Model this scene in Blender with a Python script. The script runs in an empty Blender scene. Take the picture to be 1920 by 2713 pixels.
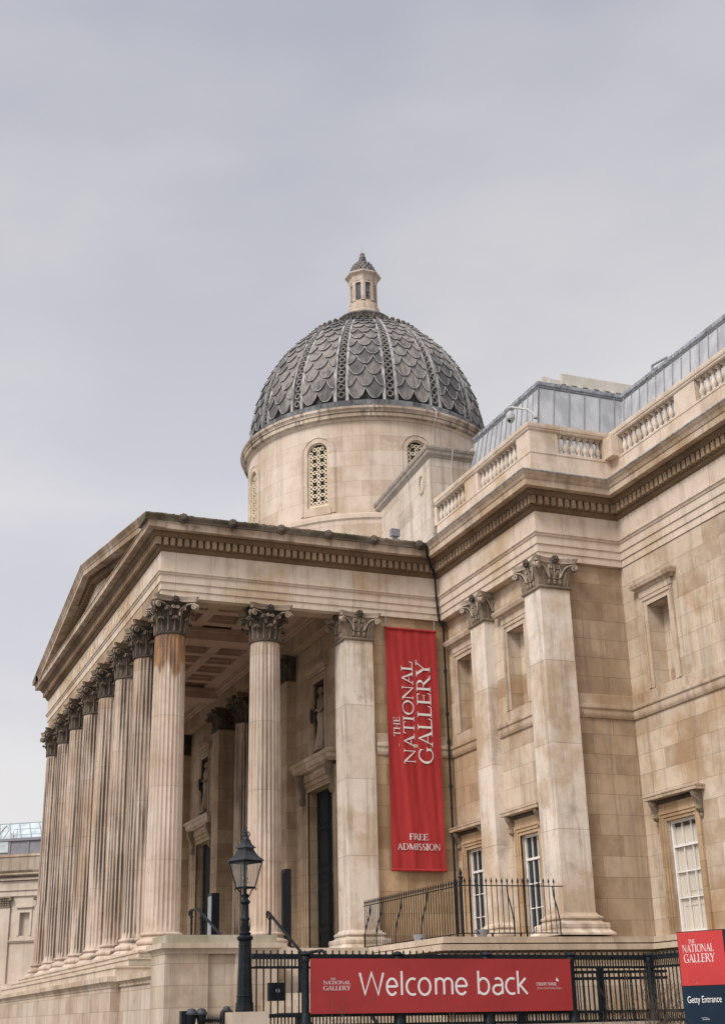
import bpy, math, random
from mathutils import Vector, Matrix
R = math.radians
sc = bpy.context.scene
random.seed(7)

# ------------------------------------------------------------------ camera
CAM = Vector((43.3477, -10.3469, -2.5320))
YAW, PITCH, ROLL = -1.1850, 0.3652, -0.0247
cy_, sy_, cp_, sp_ = math.cos(YAW), math.sin(YAW), math.cos(PITCH), math.sin(PITCH)
fwd = Vector((sy_ * cp_, cy_ * cp_, sp_)); rt = Vector((cy_, -sy_, 0)); up = rt.cross(fwd)
rr = rt * math.cos(ROLL) + up * math.sin(ROLL); uu = -rt * math.sin(ROLL) + up * math.cos(ROLL)
cd = bpy.data.cameras.new('camera'); cam = bpy.data.objects.new('camera', cd); sc.collection.objects.link(cam)
cam.matrix_world = Matrix(((rr.x, uu.x, -fwd.x, CAM.x), (rr.y, uu.y, -fwd.y, CAM.y), (rr.z, uu.z, -fwd.z, CAM.z), (0, 0, 0, 1)))
cd.sensor_fit = 'VERTICAL'; cd.sensor_height = 24; cd.lens = 3499.16 / 2713 * 24; cd.clip_start = .1; cd.clip_end = 5000
sc.camera = cam

# ------------------------------------------------------------------ sky, sun, exposure
SUN_AZ, SUN_EL = R(27), R(46)          # azimuth from south towards east
sdir = Vector((math.sin(SUN_AZ) * math.cos(SUN_EL), -math.cos(SUN_AZ) * math.cos(SUN_EL), math.sin(SUN_EL)))
world = bpy.data.worlds.new('World'); sc.world = world; world.use_nodes = True
def sky():
    nt = world.node_tree; nt.nodes.clear(); N = nt.nodes.new; L = nt.links.new
    out = N('ShaderNodeOutputWorld'); bg = N('ShaderNodeBackground'); L(bg.outputs[0], out.inputs[0])
    st = N('ShaderNodeTexSky'); st.sky_type = 'NISHITA'; st.sun_disc = False
    st.sun_elevation = SUN_EL; st.sun_rotation = math.atan2(sdir.x, sdir.y); st.dust_density = 4
    tc = N('ShaderNodeTexCoord'); gen = tc.outputs['Generated']
    def mth(op, a, b=None, c=None):
        m = N('ShaderNodeMath'); m.operation = op
        for i, x in enumerate((a, b, c)):
            if x is None: continue
            if isinstance(x, (int, float)): m.inputs[i].default_value = x
            else: L(x, m.inputs[i])
        return m.outputs[0]
    sp = N('ShaderNodeSeparateXYZ'); L(gen, sp.inputs[0])
    mp = N('ShaderNodeMapping'); mp.inputs['Scale'].default_value = (1.3, 1.3, 3.2); L(gen, mp.inputs[0])
    n1 = N('ShaderNodeTexNoise'); n1.inputs['Scale'].default_value = 2.1; n1.inputs['Detail'].default_value = 6; n1.inputs['Roughness'].default_value = .5; L(mp.outputs[0], n1.inputs['Vector'])
    def ss(x, lo, hi):
        r = N('ShaderNodeMapRange'); r.interpolation_type = 'SMOOTHSTEP'; L(x, r.inputs[0]); r.inputs[1].default_value = lo; r.inputs[2].default_value = hi; return r.outputs[0]
    z = mth('MAXIMUM', sp.outputs[2], 0.0)
    rp = N('ShaderNodeValToRGB'); e = rp.color_ramp.elements; L(z, rp.inputs[0])
    e[0].position = 0; e[0].color = (.60, .588, .588, 1); e[1].position = 1; e[1].color = (.50, .50, .53, 1)
    for p_, c_ in ((.16, (.572, .56, .566)), (.36, (.55, .543, .552)), (.50, (.478, .474, .488)), (.66, (.395, .398, .432))): m_ = e.new(p_); m_.color = (*c_, 1)
    # slow cloud variation, a little bluer where the cloud is thin
    cl_ = ss(n1.outputs[0], .30, .66)
    cm = N('ShaderNodeMix'); cm.data_type = 'RGBA'; cm.blend_type = 'MULTIPLY'; cm.inputs[0].default_value = 1
    c2 = N('ShaderNodeMix'); c2.data_type = 'RGBA'; L(cl_, c2.inputs[0]); c2.inputs[6].default_value = (.84, .85, .905, 1); c2.inputs[7].default_value = (1.03, 1.022, 1.01, 1)
    L(rp.outputs[0], cm.inputs[6]); L(c2.outputs[2], cm.inputs[7]); rp = cm
    # brighter towards the zenith and the veiled sun behind the camera
    zz = mth('MULTIPLY', ss(z, .70, 1.0), 1.3)
    dp = N('ShaderNodeVectorMath'); dp.operation = 'DOT_PRODUCT'; L(gen, dp.inputs[0]); dp.inputs[1].default_value = sdir
    d = mth('MAXIMUM', dp.outputs['Value'], 0.0); d = mth('POWER', d, 2.5); d = mth('MULTIPLY', d, 1.5)
    f = mth('ADD', mth('ADD', zz, d), 1.0)
    vm = N('ShaderNodeVectorMath'); vm.operation = 'SCALE'; L(rp.outputs[2], vm.inputs[0]); L(f, vm.inputs['Scale'])
    # a little clear-sky colour through the cloud
    mx = N('ShaderNodeMix'); mx.data_type = 'RGBA'; mx.blend_type = 'ADD'; mx.clamp_result = False
    mx.inputs[0].default_value = .01
    L(vm.outputs[0], mx.inputs[6]); L(st.outputs[0], mx.inputs[7])
    L(mx.outputs[2], bg.inputs[0]); bg.inputs[1].default_value = 1.0
sky()
sl = bpy.data.lights.new('sun', 'SUN'); sl.energy = 2.0; sl.angle = R(17); sl.color = (1, .945, .87)
so = bpy.data.objects.new('sun', sl); sc.collection.objects.link(so)
so.rotation_euler = (-sdir).to_track_quat('-Z', 'Y').to_euler()
sc.view_settings.view_transform = 'Standard'; sc.view_settings.look = 'None'
sc.view_settings.exposure = 0.38; sc.view_settings.gamma = 1.0
sc.view_settings.use_curve_mapping = False

# ------------------------------------------------------------------ helpers
WLOC = {}
def empty(name, loc=(0, 0, 0), parent=None, rz=0):
    o = bpy.data.objects.new(name, None); sc.collection.objects.link(o); o.empty_display_size = .3
    o.location = loc; o.rotation_euler = (0, 0, rz)
    if parent: o.parent = parent
    return o
def tag(o, label=None, cat=None, group=None, kind=None):
    if label: o['label'] = label
    if cat: o['category'] = cat
    if group: o['group'] = group
    if kind: o['kind'] = kind
    return o
def kids(o): return [c for c in bpy.data.objects if c.parent == o]
def dup(o, parent=None, loc=None, rz=None):
    c = o.copy(); sc.collection.objects.link(c)
    if parent is not None: c.parent = parent
    if loc is not None: c.location = loc
    if rz is not None: c.rotation_euler = (0, 0, rz)
    for k in kids(o): dup(k, c)
    return c

class MB:
    def __init__(s): s.v = []; s.f = []
    def add(s, vs, fs):
        b = len(s.v); s.v += [tuple(p) for p in vs]; s.f += [tuple(b + i for i in f) for f in fs]; return s
    def box(s, x0, x1, y0, y1, z0, z1):
        return s.add([(x0, y0, z0), (x1, y0, z0), (x1, y1, z0), (x0, y1, z0), (x0, y0, z1), (x1, y0, z1), (x1, y1, z1), (x0, y1, z1)],
                     [(0, 3, 2, 1), (4, 5, 6, 7), (0, 1, 5, 4), (1, 2, 6, 5), (2, 3, 7, 6), (3, 0, 4, 7)])
    def grid(s, P, wrap=False):           # P rows of points
        n = len(P[0]); vs = [p for r in P for p in r]; fs = []
        for i in range(len(P) - 1):
            for j in range(n if wrap else n - 1):
                k = (j + 1) % n; fs.append((i * n + j, i * n + k, (i + 1) * n + k, (i + 1) * n + j))
        return s.add(vs, fs)
    def lathe(s, prof, n=32, c=(0, 0, 0), a0=0, cap=True):
        P = [[(c[0] + r * math.cos(a0 + 2 * math.pi * j / n), c[1] + r * math.sin(a0 + 2 * math.pi * j / n), c[2] + z) for j in range(n)] for r, z in prof]
        b = len(s.v); s.grid(P, True)
        if cap:
            m = len(prof)
            s.f.append(tuple(b + j for j in reversed(range(n)))); s.f.append(tuple(b + (m - 1) * n + j for j in range(n)))
        return s
    def sqlathe(s, prof, c=(0, 0, 0)):    # (half width, z)
        P = [[(c[0] + sx * h, c[1] + sy * h, c[2] + z) for sx, sy in ((1, -1), (1, 1), (-1, 1), (-1, -1))] for h, z in prof]
        b = len(s.v); s.grid(P, True); m = len(prof)
        s.f.append((b + 3, b + 2, b + 1, b)); s.f.append(tuple(b + (m - 1) * 4 + j for j in range(4)))
        return s
    def sweep(s, path, prof, closed=False, caps=True):   # path in plan, prof (outward offset, z); outward = right of travel
        n = len(path); rows = []
        for i, p in enumerate(path):
            ns = []
            for a, b in ((i - 1, i), (i, i + 1)):
                if closed: a %= n; b %= n
                if 0 <= a < n and 0 <= b < n:
                    d = Vector((path[b][0] - path[a][0], path[b][1] - path[a][1])).normalized(); ns.append(Vector((d.y, -d.x)))
            m = ns[0] if len(ns) == 1 else (ns[0] + ns[1]) / (1 + ns[0].dot(ns[1]))
            rows.append([(p[0] + m.x * o, p[1] + m.y * o, z) for o, z in prof])
        if closed: rows.append(rows[0])
        b0 = len(s.v); s.grid(rows)
        if caps and not closed:
            k = len(prof); s.f.append(tuple(b0 + j for j in range(k))); s.f.append(tuple(b0 + (n - 1) * k + j for j in reversed(range(k))))
        return s
    def tube(s, pts, r, n=8, cap=True):
        pts = [Vector(p) for p in pts]; rows = []; m = len(pts)
        t0 = (pts[1] - pts[0]).normalized(); ref = Vector((0, 0, 1)) if abs(t0.z) < .9 else Vector((1, 0, 0))
        nn = t0.cross(ref).normalized()
        for i, p in enumerate(pts):
            t = (pts[min(i + 1, m - 1)] - pts[max(i - 1, 0)]).normalized()
            nn = (nn - t * nn.dot(t)).normalized(); bb = t.cross(nn)
            q = r[i] if isinstance(r, (list, tuple)) else r
            rows.append([p + nn * math.cos(2 * math.pi * j / n) * q + bb * math.sin(2 * math.pi * j / n) * q for j in range(n)])
        b = len(s.v); s.grid(rows, True)
        if cap: s.f.append(tuple(b + j for j in reversed(range(n)))); s.f.append(tuple(b + (m - 1) * n + j for j in range(n)))
        return s
    def ball(s, c, r, n=10, m=6):
        rx, ry, rz = r if isinstance(r, (tuple, list)) else (r, r, r); P = []
        for i in range(m + 1):
            a = -math.pi / 2 + math.pi * i / m; a = max(-1.5, min(1.5, a))
            P.append([(c[0] + rx * math.cos(a) * math.cos(2 * math.pi * j / n), c[1] + ry * math.cos(a) * math.sin(2 * math.pi * j / n), c[2] + rz * math.sin(a)) for j in range(n)])
        b = len(s.v); s.grid(P, True)
        s.f.append(tuple(b + j for j in reversed(range(n)))); s.f.append(tuple(b + m * n + j for j in range(n)))
        return s
    def prism(s, poly, fn, h0, h1):       # poly 2d ccw -> fn(a,b,h)
        n = len(poly); vs = [fn(a, b, h0) for a, b in poly] + [fn(a, b, h1) for a, b in poly]
        fs = [tuple(reversed(range(n))), tuple(range(n, 2 * n))] + [(i, (i + 1) % n, n + (i + 1) % n, n + i) for i in range(n)]
        return s.add(vs, fs)
    def xf(s, M, start=0):
        for i in range(start, len(s.v)): s.v[i] = tuple(M @ Vector(s.v[i]))
        return s
    def build(s, name, mat, parent=None, smooth=0, loc=None):
        me = bpy.data.meshes.new(name); me.from_pydata(s.v, [], s.f); me.materials.append(mat)
        if smooth:
            me.polygons.foreach_set('use_smooth', [True] * len(me.polygons)); me.set_sharp_from_angle(angle=R(smooth))
        me.validate(); o = bpy.data.objects.new(name, me); sc.collection.objects.link(o)
        if parent: o.parent = parent
        if loc: o.location = loc
        return o

# ------------------------------------------------------------------ materials
def base_mat(name):
    m = bpy.data.materials.new(name); m.use_nodes = True; nt = m.node_tree; nt.nodes.clear()
    o = nt.nodes.new('ShaderNodeOutputMaterial'); b = nt.nodes.new('ShaderNodeBsdfPrincipled'); nt.links.new(b.outputs[0], o.inputs[0])
    return m, nt, b
class NT:
    def __init__(s, nt): s.nt = nt
    def n(s, t, **k):
        x = s.nt.nodes.new(t)
        for a, b in k.items(): setattr(x, a, b)
        return x
    def l(s, a, b): s.nt.links.new(a, b)
    def set(s, sock, v):
        if hasattr(v, 'is_linked') or isinstance(v, bpy.types.NodeSocket): s.l(v, sock)
        elif isinstance(v, (tuple, list)) and len(v) == 3 and sock.type == 'RGBA': sock.default_value = (*v, 1)
        else: sock.default_value = v
    def m(s, op, a, b=None):
        x = s.n('ShaderNodeMath', operation=op); s.set(x.inputs[0], a)
        if b is not None: s.set(x.inputs[1], b)
        return x.outputs[0]
    def mix(s, f, a, b, mode='MIX'):
        x = s.n('ShaderNodeMix', data_type='RGBA', blend_type=mode); s.set(x.inputs[0], f); s.set(x.inputs[6], a); s.set(x.inputs[7], b); return x.outputs[2]
    def fmix(s, f, a, b):
        x = s.n('ShaderNodeMix', data_type='FLOAT'); s.set(x.inputs[0], f); s.set(x.inputs[2], a); s.set(x.inputs[3], b); return x.outputs[0]
    def noise(s, vec, scale, detail=4, rough=.55):
        x = s.n('ShaderNodeTexNoise'); s.l(vec, x.inputs['Vector']); x.inputs['Scale'].default_value = scale; x.inputs['Detail'].default_value = detail; x.inputs['Roughness'].default_value = rough; return x.outputs[0]
    def ramp(s, v, a, b):
        x = s.n('ShaderNodeMapRange', interpolation_type='SMOOTHSTEP'); s.set(x.inputs[0], v); x.inputs[1].default_value = a; x.inputs[2].default_value = b; return x.outputs[0]
    def scale(s, vec, sc3):
        x = s.n('ShaderNodeMapping'); x.inputs['Scale'].default_value = sc3; s.l(vec, x.inputs[0]); return x.outputs[0]

DOME = (-11.55, 12.292)
def stone(name, pale=(.50, .415, .335), tan=(.36, .262, .175), lo=.42, hi=.66, mode='wall', row=.62, width=1.55, joint=.55, streak=.5, soot=.32,
          sootc=(.055, .048, .042), streakc=(.165, .125, .095), bump=.25, tint=.80, rust=None, side_streak=0):
    m, nt, bs = base_mat(name); T = NT(nt)
    g = T.n('ShaderNodeNewGeometry'); P = g.outputs['Position']
    sp = T.n('ShaderNodeSeparateXYZ'); T.l(P, sp.inputs[0]); X, Y, Z = sp.outputs
    sn = T.n('ShaderNodeSeparateXYZ'); T.l(g.outputs['Normal'], sn.inputs[0])
    if mode == 'wall':
        f = T.m('GREATER_THAN', T.m('ABSOLUTE', sn.outputs[1]), .6); u = T.fmix(f, Y, X)
    elif mode == 'drum':
        u = T.m('MULTIPLY', T.m('ARCTAN2', T.m('SUBTRACT', Y, DOME[1]), T.m('SUBTRACT', X, DOME[0])), 5.8)
    else: u = None
    col = T.mix(T.ramp(T.noise(P, .42, 5, .6), lo, hi), pale, tan)
    col = T.mix(T.m('MULTIPLY', T.ramp(T.noise(P, 2.3, 6, .65), .45, .72), .35), col, (tan[0] * .82, tan[1] * .8, tan[2] * .8))
    hgt = T.noise(P, 28, 3)
    if mode != 'plain':
        cb = T.n('ShaderNodeCombineXYZ'); T.set(cb.inputs[0], u if u is not None else 0.37); T.l(Z, cb.inputs[1])
        br = T.n('ShaderNodeTexBrick'); T.l(cb.outputs[0], br.inputs['Vector'])
        br.inputs['Color1'].default_value = (1, 1, 1, 1); br.inputs['Color2'].default_value = (tint, tint * .965, tint * .92, 1)
        br.inputs['Mortar'].default_value = (joint, joint * .95, joint * .9, 1)
        br.inputs['Scale'].default_value = 1; br.inputs['Mortar Size'].default_value = .009; br.inputs['Mortar Smooth'].default_value = .4
        br.inputs['Brick Width'].default_value = width if u is not None else 500; br.inputs['Row Height'].default_value = row
        col = T.mix(1.0, col, br.outputs['Color'], 'MULTIPLY')
        if u is not None:
            sc_ = T.n('ShaderNodeSeparateColor'); T.l(br.outputs['Color'], sc_.inputs[0]); rnd = T.m('DIVIDE', T.m('SUBTRACT', 1.0, sc_.outputs[0]), 1 - tint)
            odd = T.m('MULTIPLY', T.m('MULTIPLY', T.ramp(rnd, .70, .92), T.m('LESS_THAN', rnd, 1.02)), T.ramp(T.noise(P, 1.7, 5, .6), .36, .60))
            col = T.mix(T.m('MULTIPLY', odd, .40), col, (tan[0] * .66, tan[1] * .60, tan[2] * .56))
        hgt = T.m('SUBTRACT', T.m('MULTIPLY', hgt, .35), br.outputs['Fac'])
    st = T.noise(T.scale(P, (2.6, 2.6, .16)), 1.0, 5, .6); st2 = T.noise(T.scale(P, (9, 9, .5)), 1.0, 3)
    sf = T.m('MULTIPLY', T.ramp(T.m('ADD', T.m('MULTIPLY', st, .7), T.m('MULTIPLY', st2, .3)), .48, .62), streak)
    col = T.mix(sf, col, streakc)
    if side_streak:   # near-black broken streaks, stronger on faces turned to the east
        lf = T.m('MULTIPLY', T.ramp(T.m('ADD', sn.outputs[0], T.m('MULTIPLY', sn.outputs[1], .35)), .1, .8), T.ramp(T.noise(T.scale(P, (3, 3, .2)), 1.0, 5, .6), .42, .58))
        col = T.mix(T.m('MULTIPLY', lf, side_streak), col, (.05, .04, .034))
    so_ = T.m('MULTIPLY', T.ramp(T.noise(P, 1.1, 8, .7), .54, .74), soot)
    col = T.mix(so_, col, sootc)
    if rust:
        zf = T.ramp(T.m('ADD', Z, T.m('MULTIPLY', T.noise(T.scale(P, (5, 5, .6)), 1.0, 4), 2.2)), rust - .1, rust + .35)
        col = T.mix(T.m('MULTIPLY', zf, .8), col, T.mix(T.ramp(T.noise(T.scale(P, (7, 7, .8)), 1.0, 4), .36, .66), (.34, .155, .045), (.07, .035, .02)))
    col = T.mix(.30, col, T.mix(T.ramp(T.noise(P, 60, 2), .25, .75), (.72, .72, .72), (1.15, 1.15, 1.15)), 'MULTIPLY')
    T.l(col, bs.inputs['Base Color']); bs.inputs['Roughness'].default_value = .93; bs.inputs['Specular IOR Level'].default_value = .15
    bp = T.n('ShaderNodeBump'); bp.inputs['Strength'].default_value = bump; bp.inputs['Distance'].default_value = .02; T.l(hgt, bp.inputs['Height']); T.l(bp.outputs[0], bs.inputs['Normal'])
    return m
def simple(name, c, rough=.5, c2=None, scale=3, metal=0, spec=.4, stretch=(1, 1, 1), lo=.4, hi=.65, bump=0):
    m, nt, bs = base_mat(name); T = NT(nt)
    g = T.n('ShaderNodeNewGeometry'); v = T.scale(g.outputs['Position'], stretch)
    nz = T.noise(v, scale, 5, .6)
    T.set(bs.inputs['Base Color'], T.mix(T.ramp(nz, lo, hi), c, c2 or tuple(x * .8 for x in c)))
    bs.inputs['Roughness'].default_value = rough; bs.inputs['Metallic'].default_value = metal; bs.inputs['Specular IOR Level'].default_value = spec
    if bump:
        bp = T.n('ShaderNodeBump'); bp.inputs['Strength'].default_value = bump; bp.inputs['Distance'].default_value = .02; T.l(nz, bp.inputs['Height']); T.l(bp.outputs[0], bs.inputs['Normal'])
    return m

S_WALL = stone('ashlar wall stone', pale=(.60, .50, .395), tan=(.45, .315, .195), lo=.45, hi=.66, tint=.78, streak=.3, soot=.25)
S_ATTIC = stone('grey attic ashlar', pale=(.58, .505, .43), tan=(.46, .385, .31), streak=.4, soot=.25, tint=.88, row=.7, width=1.7)
S_BROWN = stone('shade toned brown ashlar', pale=(.46, .35, .245), tan=(.33, .235, .155), streak=.4, soot=.16, tint=.84)  # unwashed brown stone; part of the tone stands in for shade
S_SIDE = stone('yellow brown ashlar', pale=(.50, .36, .225), tan=(.36, .24, .14), streak=.25, soot=.1, row=.72, width=1.3)
S_PIL = stone('pilaster stone', pale=(.70, .615, .535), tan=(.52, .41, .30), mode='col', row=2.6, streak=.42, soot=.42, lo=.47, hi=.64, joint=.45, sootc=(.12, .095, .075), tint=.85)
S_COL = stone('column stone', pale=(.56, .455, .375), tan=(.42, .315, .235), mode='col', row=2.35, streak=.34, soot=.18, streakc=(.12, .088, .066), lo=.43, hi=.70, joint=.65, tint=.92, side_streak=.85)
S_RUST = stone('rust stained column stone', pale=(.60, .50, .42), tan=(.48, .37, .285), mode='col', row=2.35, streak=.25, soot=.1, streakc=(.14, .10, .075), rust=9.5, joint=.7, tint=.92)
S_TRIM = stone('moulded stone', pale=(.55, .45, .355), tan=(.39, .28, .18), width=1.5, row=9, streak=.4, soot=.25, tint=.9, bump=.15)
S_BAND = stone('architrave stone', pale=(.63, .53, .44), tan=(.48, .36, .24), width=2.2, row=9, streak=.22, soot=.08, tint=.93, lo=.46, hi=.68, bump=.1)
S_CORN = stone('sooty cornice stone', pale=(.50, .405, .32), tan=(.29, .205, .14), width=1.3, row=9, streak=.6, soot=.55, sootc=(.04, .035, .03), tint=.88)
S_COPE = stone('grey sooty coping', pale=(.38, .33, .285), tan=(.22, .19, .16), mode='plain', streak=.5, soot=.5)
S_LICH = stone('lichen blackened cornice', pale=(.33, .275, .21), tan=(.10, .085, .062), lo=.36, hi=.54, width=1.5, row=9, streak=.75, soot=.95, sootc=(.028, .027, .022), tint=.85)
S_BED = stone('shade browned bed mould stone', pale=(.185, .12, .072), tan=(.115, .075, .046), mode='plain', streak=.4, soot=.35)  # dirty stone, with the shade under overhangs put into the colour
S_DRUM = stone('drum ashlar', pale=(.60, .505, .425), tan=(.49, .395, .305), mode='drum', row=.72, width=1.7, streak=.22, soot=.10, tint=.92, joint=.7)
S_RING = stone('dome cornice stone', pale=(.60, .50, .41), tan=(.36, .28, .21), mode='drum', row=9, width=1.4, streak=.75, soot=.85, streakc=(.09, .08, .07), tint=.88)
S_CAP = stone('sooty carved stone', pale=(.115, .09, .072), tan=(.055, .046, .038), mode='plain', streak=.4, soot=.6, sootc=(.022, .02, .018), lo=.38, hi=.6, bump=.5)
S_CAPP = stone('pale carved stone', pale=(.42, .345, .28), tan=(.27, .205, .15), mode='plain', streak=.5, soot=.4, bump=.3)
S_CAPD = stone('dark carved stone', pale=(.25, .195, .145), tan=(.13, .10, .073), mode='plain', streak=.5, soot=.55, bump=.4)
S_PAVE = stone('podium granite', pale=(.55, .46, .375), tan=(.45, .355, .265), row=.55, width=1.5, streak=.28, soot=.14, joint=.55, tint=.88)
S_STEP = stone('step stone', pale=(.58, .495, .405), tan=(.48, .39, .30), width=1.9, row=9, streak=.2, soot=.15, tint=.95)
S_MOSS = stone('mossy step stone', pale=(.47, .42, .34), tan=(.31, .29, .20), mode='plain', streak=.25, soot=.2)
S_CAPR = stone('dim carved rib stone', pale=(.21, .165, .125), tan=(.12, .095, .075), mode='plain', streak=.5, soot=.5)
S_LEADS = stone('black stained lead', pale=(.24, .235, .24), tan=(.10, .10, .105), mode='plain', streak=.85, soot=.8, sootc=(.03, .03, .032), streakc=(.05, .05, .052))
S_NICHE = stone('shade dark niche stone', pale=(.11, .08, .06), tan=(.05, .038, .03), mode='plain', soot=.4)  # near-black colour stands in for the shade inside the niche
S_CEIL = simple('brown ceiling plaster', (.47, .325, .255), .9, (.39, .265, .205), 1.2)
S_SCALE = stone('lead grey dome scale', pale=(.255, .23, .213), tan=(.09, .087, .088), mode='plain', streak=.85, soot=.6, sootc=(.05, .048, .05), streakc=(.09, .085, .085), lo=.4, hi=.62)
S_SCALED = simple('dark dome bed', (.035, .034, .036), .85, (.07, .067, .066), 4)
S_RIB = simple('lead rib strip', (.38, .365, .355), .75, (.16, .155, .155), 3.0, stretch=(3, 3, .6))
LEAD = simple('lead roof sheet', (.40, .405, .415), .42, (.28, .285, .295), 1.6, spec=.5, stretch=(1, 1, .35))
LEADL = simple('lead flashing', (.30, .32, .35), .55, (.15, .155, .17), 5)
LEADSEAM = simple('lead roof seam', (.22, .225, .235), .5, (.16, .165, .175), 3)
CREAM = simple('cream painted metal', (.52, .485, .425), .5, (.46, .42, .36), 2)
GRILLE = simple('cream painted grille', (.62, .53, .38), .7, (.52, .43, .29), 3)
DARKIN = simple('dark interior', (.018, .02, .026), .7, (.03, .03, .034), 2)
IRON = simple('black painted iron', (.005, .008, .011), .5, (.011, .014, .018), 8, spec=.18)
IRONG = simple('grey black painted iron', (.022, .024, .029), .55, (.035, .038, .044), 6, spec=.35)
RED = simple('red banner cloth', (.375, .038, .038), .85, (.30, .029, .029), 1.6, spec=.15, stretch=(1, 2.5, .25), bump=.3)
REDS = simple('red sign panel', (.325, .030, .031), .5, (.28, .026, .027), .8, spec=.3)
REDB = simple('bright red sign panel', (.46, .040, .039), .45, (.41, .035, .034), 1.2, spec=.3)
NAVY = simple('navy sign panel', (.013, .026, .046), .6, (.010, .020, .036), 1.2, spec=.12)
NAVYD = simple('dark navy sign edge', (.010, .014, .024), .4, spec=.35)
WHITE = simple('white lettering', (.72, .68, .66), .6, (.68, .64, .62), 2)
WHITEP = simple('white window paint', (.74, .72, .70), .4, (.66, .64, .61), 3)
GOLD = simple('gilt lettering', (.52, .37, .18), .6, (.46, .35, .22), 2)
BLIND = simple('cream window blind', (.70, .64, .55), .8, (.60, .545, .47), 1.5, stretch=(3, 1, .4))
DOORM = simple('black green door paint', (.007, .010, .011), .6, (.012, .015, .016), 5, spec=.2)
STATUE = stone('weathered statue stone', pale=(.36, .275, .21), tan=(.20, .15, .11), mode='plain', soot=.3, streak=.4)
STATD = simple('dark shield stone', (.03, .026, .024), .8, (.05, .042, .036), 6)
TWIG = simple('bare twig bark', (.05, .036, .026), .9, (.10, .07, .045), 12)
WOODL = simple('notice board panel', (.42, .46, .50), .3, (.34, .38, .42), 1.5)
CAMW = simple('white plastic housing', (.42, .41, .39), .6, (.36, .35, .33), 4)
GREYP = simple('grey painted metal', (.21, .205, .225), .6, (.18, .175, .195), 2)
GREYL = simple('light grey metal', (.32, .33, .36), .4, (.26, .27, .3), 3)
STEEL = simple('steel framing', (.30, .32, .33), .4, (.24, .26, .27), 3)
def glassy(name, base, rough=.06, alpha=None):
    m, nt, bs = base_mat(name); T = NT(nt)
    g = T.n('ShaderNodeNewGeometry')
    T.set(bs.inputs['Base Color'], T.mix(T.ramp(T.noise(g.outputs['Position'], 1.3, 2), .3, .7), base, tuple(x * .7 for x in base)))
    bs.inputs['Roughness'].default_value = rough; bs.inputs['Specular IOR Level'].default_value = .5
    if alpha is not None:
        tr = T.n('ShaderNodeBsdfTransparent'); tr.inputs[0].default_value = (.985, .98, .97, 1)
        mx = T.n('ShaderNodeMixShader'); mx.inputs[0].default_value = alpha
        T.l(tr.outputs[0], mx.inputs[1]); T.l(bs.outputs[0], mx.inputs[2])
        T.l(mx.outputs[0], [n for n in nt.nodes if n.type == 'OUTPUT_MATERIAL'][0].inputs[0])
    return m
G_DARK = glassy('dark window glass', (.02, .025, .03), .12)
G_CLEAR = glassy('clear glass', (.30, .33, .32), .05, .22)
G_ROOF = glassy('pale roof glass', (.50, .58, .60), .15)
def ground_mat():
    m, nt, bs = base_mat('paving'); T = NT(nt); g = T.n('ShaderNodeNewGeometry'); P = g.outputs['Position']
    br = T.n('ShaderNodeTexBrick'); T.l(P, br.inputs['Vector']); br.inputs['Scale'].default_value = 1
    br.inputs['Brick Width'].default_value = .9; br.inputs['Row Height'].default_value = .6; br.inputs['Mortar Size'].default_value = .01
    br.inputs['Color1'].default_value = (.17, .155, .14, 1); br.inputs['Color2'].default_value = (.13, .12, .11, 1); br.inputs['Mortar'].default_value = (.12, .11, .10, 1)
    T.l(T.mix(T.m('MULTIPLY', T.noise(P, .7, 6), .4), br.outputs['Color'], (.2, .19, .18)), bs.inputs['Base Color']); bs.inputs['Roughness'].default_value = .85
    return m
PAVING = ground_mat()

# ------------------------------------------------------------------ ground
GZ = -4.1
gm = MB(); gm.add([(-1500, -1500, GZ), (1500, -1500, GZ), (1500, 1500, GZ), (-1500, 1500, GZ)], [(0, 1, 2, 3)])
tag(gm.build('ground', PAVING), kind='structure')

# ------------------------------------------------------------------ measured dimensions (metres, portico floor about -0.45)
SP, S2, RB, RN = 3.3, 3.414, .575, .521
ZB, ZN, ZA, ZAT, ZFT, ZCB, ZCT = .13, 9.90, 11.172, 12.072, 12.777, 13.43, 13.90
XE, F1, X1, F2, FL = .546, 10.008, 8.108, 13.133, -.45
XW = -7 * SP - XE; BX = -3.5 * SP
gal = empty('gallery_building', (0, 0, 0))
tag(gal, 'cream stone gallery with columned portico, pediment and tall scaled dome', 'building')

# ------------------------------------------------------------------ columns
LCL = ((.03, 0), (.035, .25), (.05, .50), (.085, .72), (.14, .90), (.21, 1.0), (.275, .97), (.295, .86))
LW_ = (.55, .78, .98, 1.05, 1.0, .88, .66, .34)
def leaf(mb, ang, z0, h, w, r0, curl):
    rows = []
    for i, ((lr, lz), lw) in enumerate(zip(LCL, LW_)):
        row = []
        for j in range(7):
            s = (j - 3) / 3; jag = 1 + (.14 if (i + j) % 2 else -.06) * abs(s)
            row.append((r0 + .03 + (lr - .03) * curl / .265 - .05 * s * s + (.022 if j == 3 else 0), s * w * lw * jag / 2, z0 + h * lz - .03 * abs(s) * (1 if i > 3 else .2)))
        rows.append(row)
    b = len(mb.v); mb.grid(rows); mb.xf(Matrix.Rotation(ang, 4, 'Z'), b)
def spiral(c, r0, turns, a0, sgn, fn, n=18):
    pts = []
    for i in range(n + 1):
        t = i / n; a = a0 + sgn * turns * 2 * math.pi * t; r = r0 * (1 - .82 * t)
        pts.append(fn(c[0] + r * math.cos(a), c[1] + r * math.sin(a)))
    return pts
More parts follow.
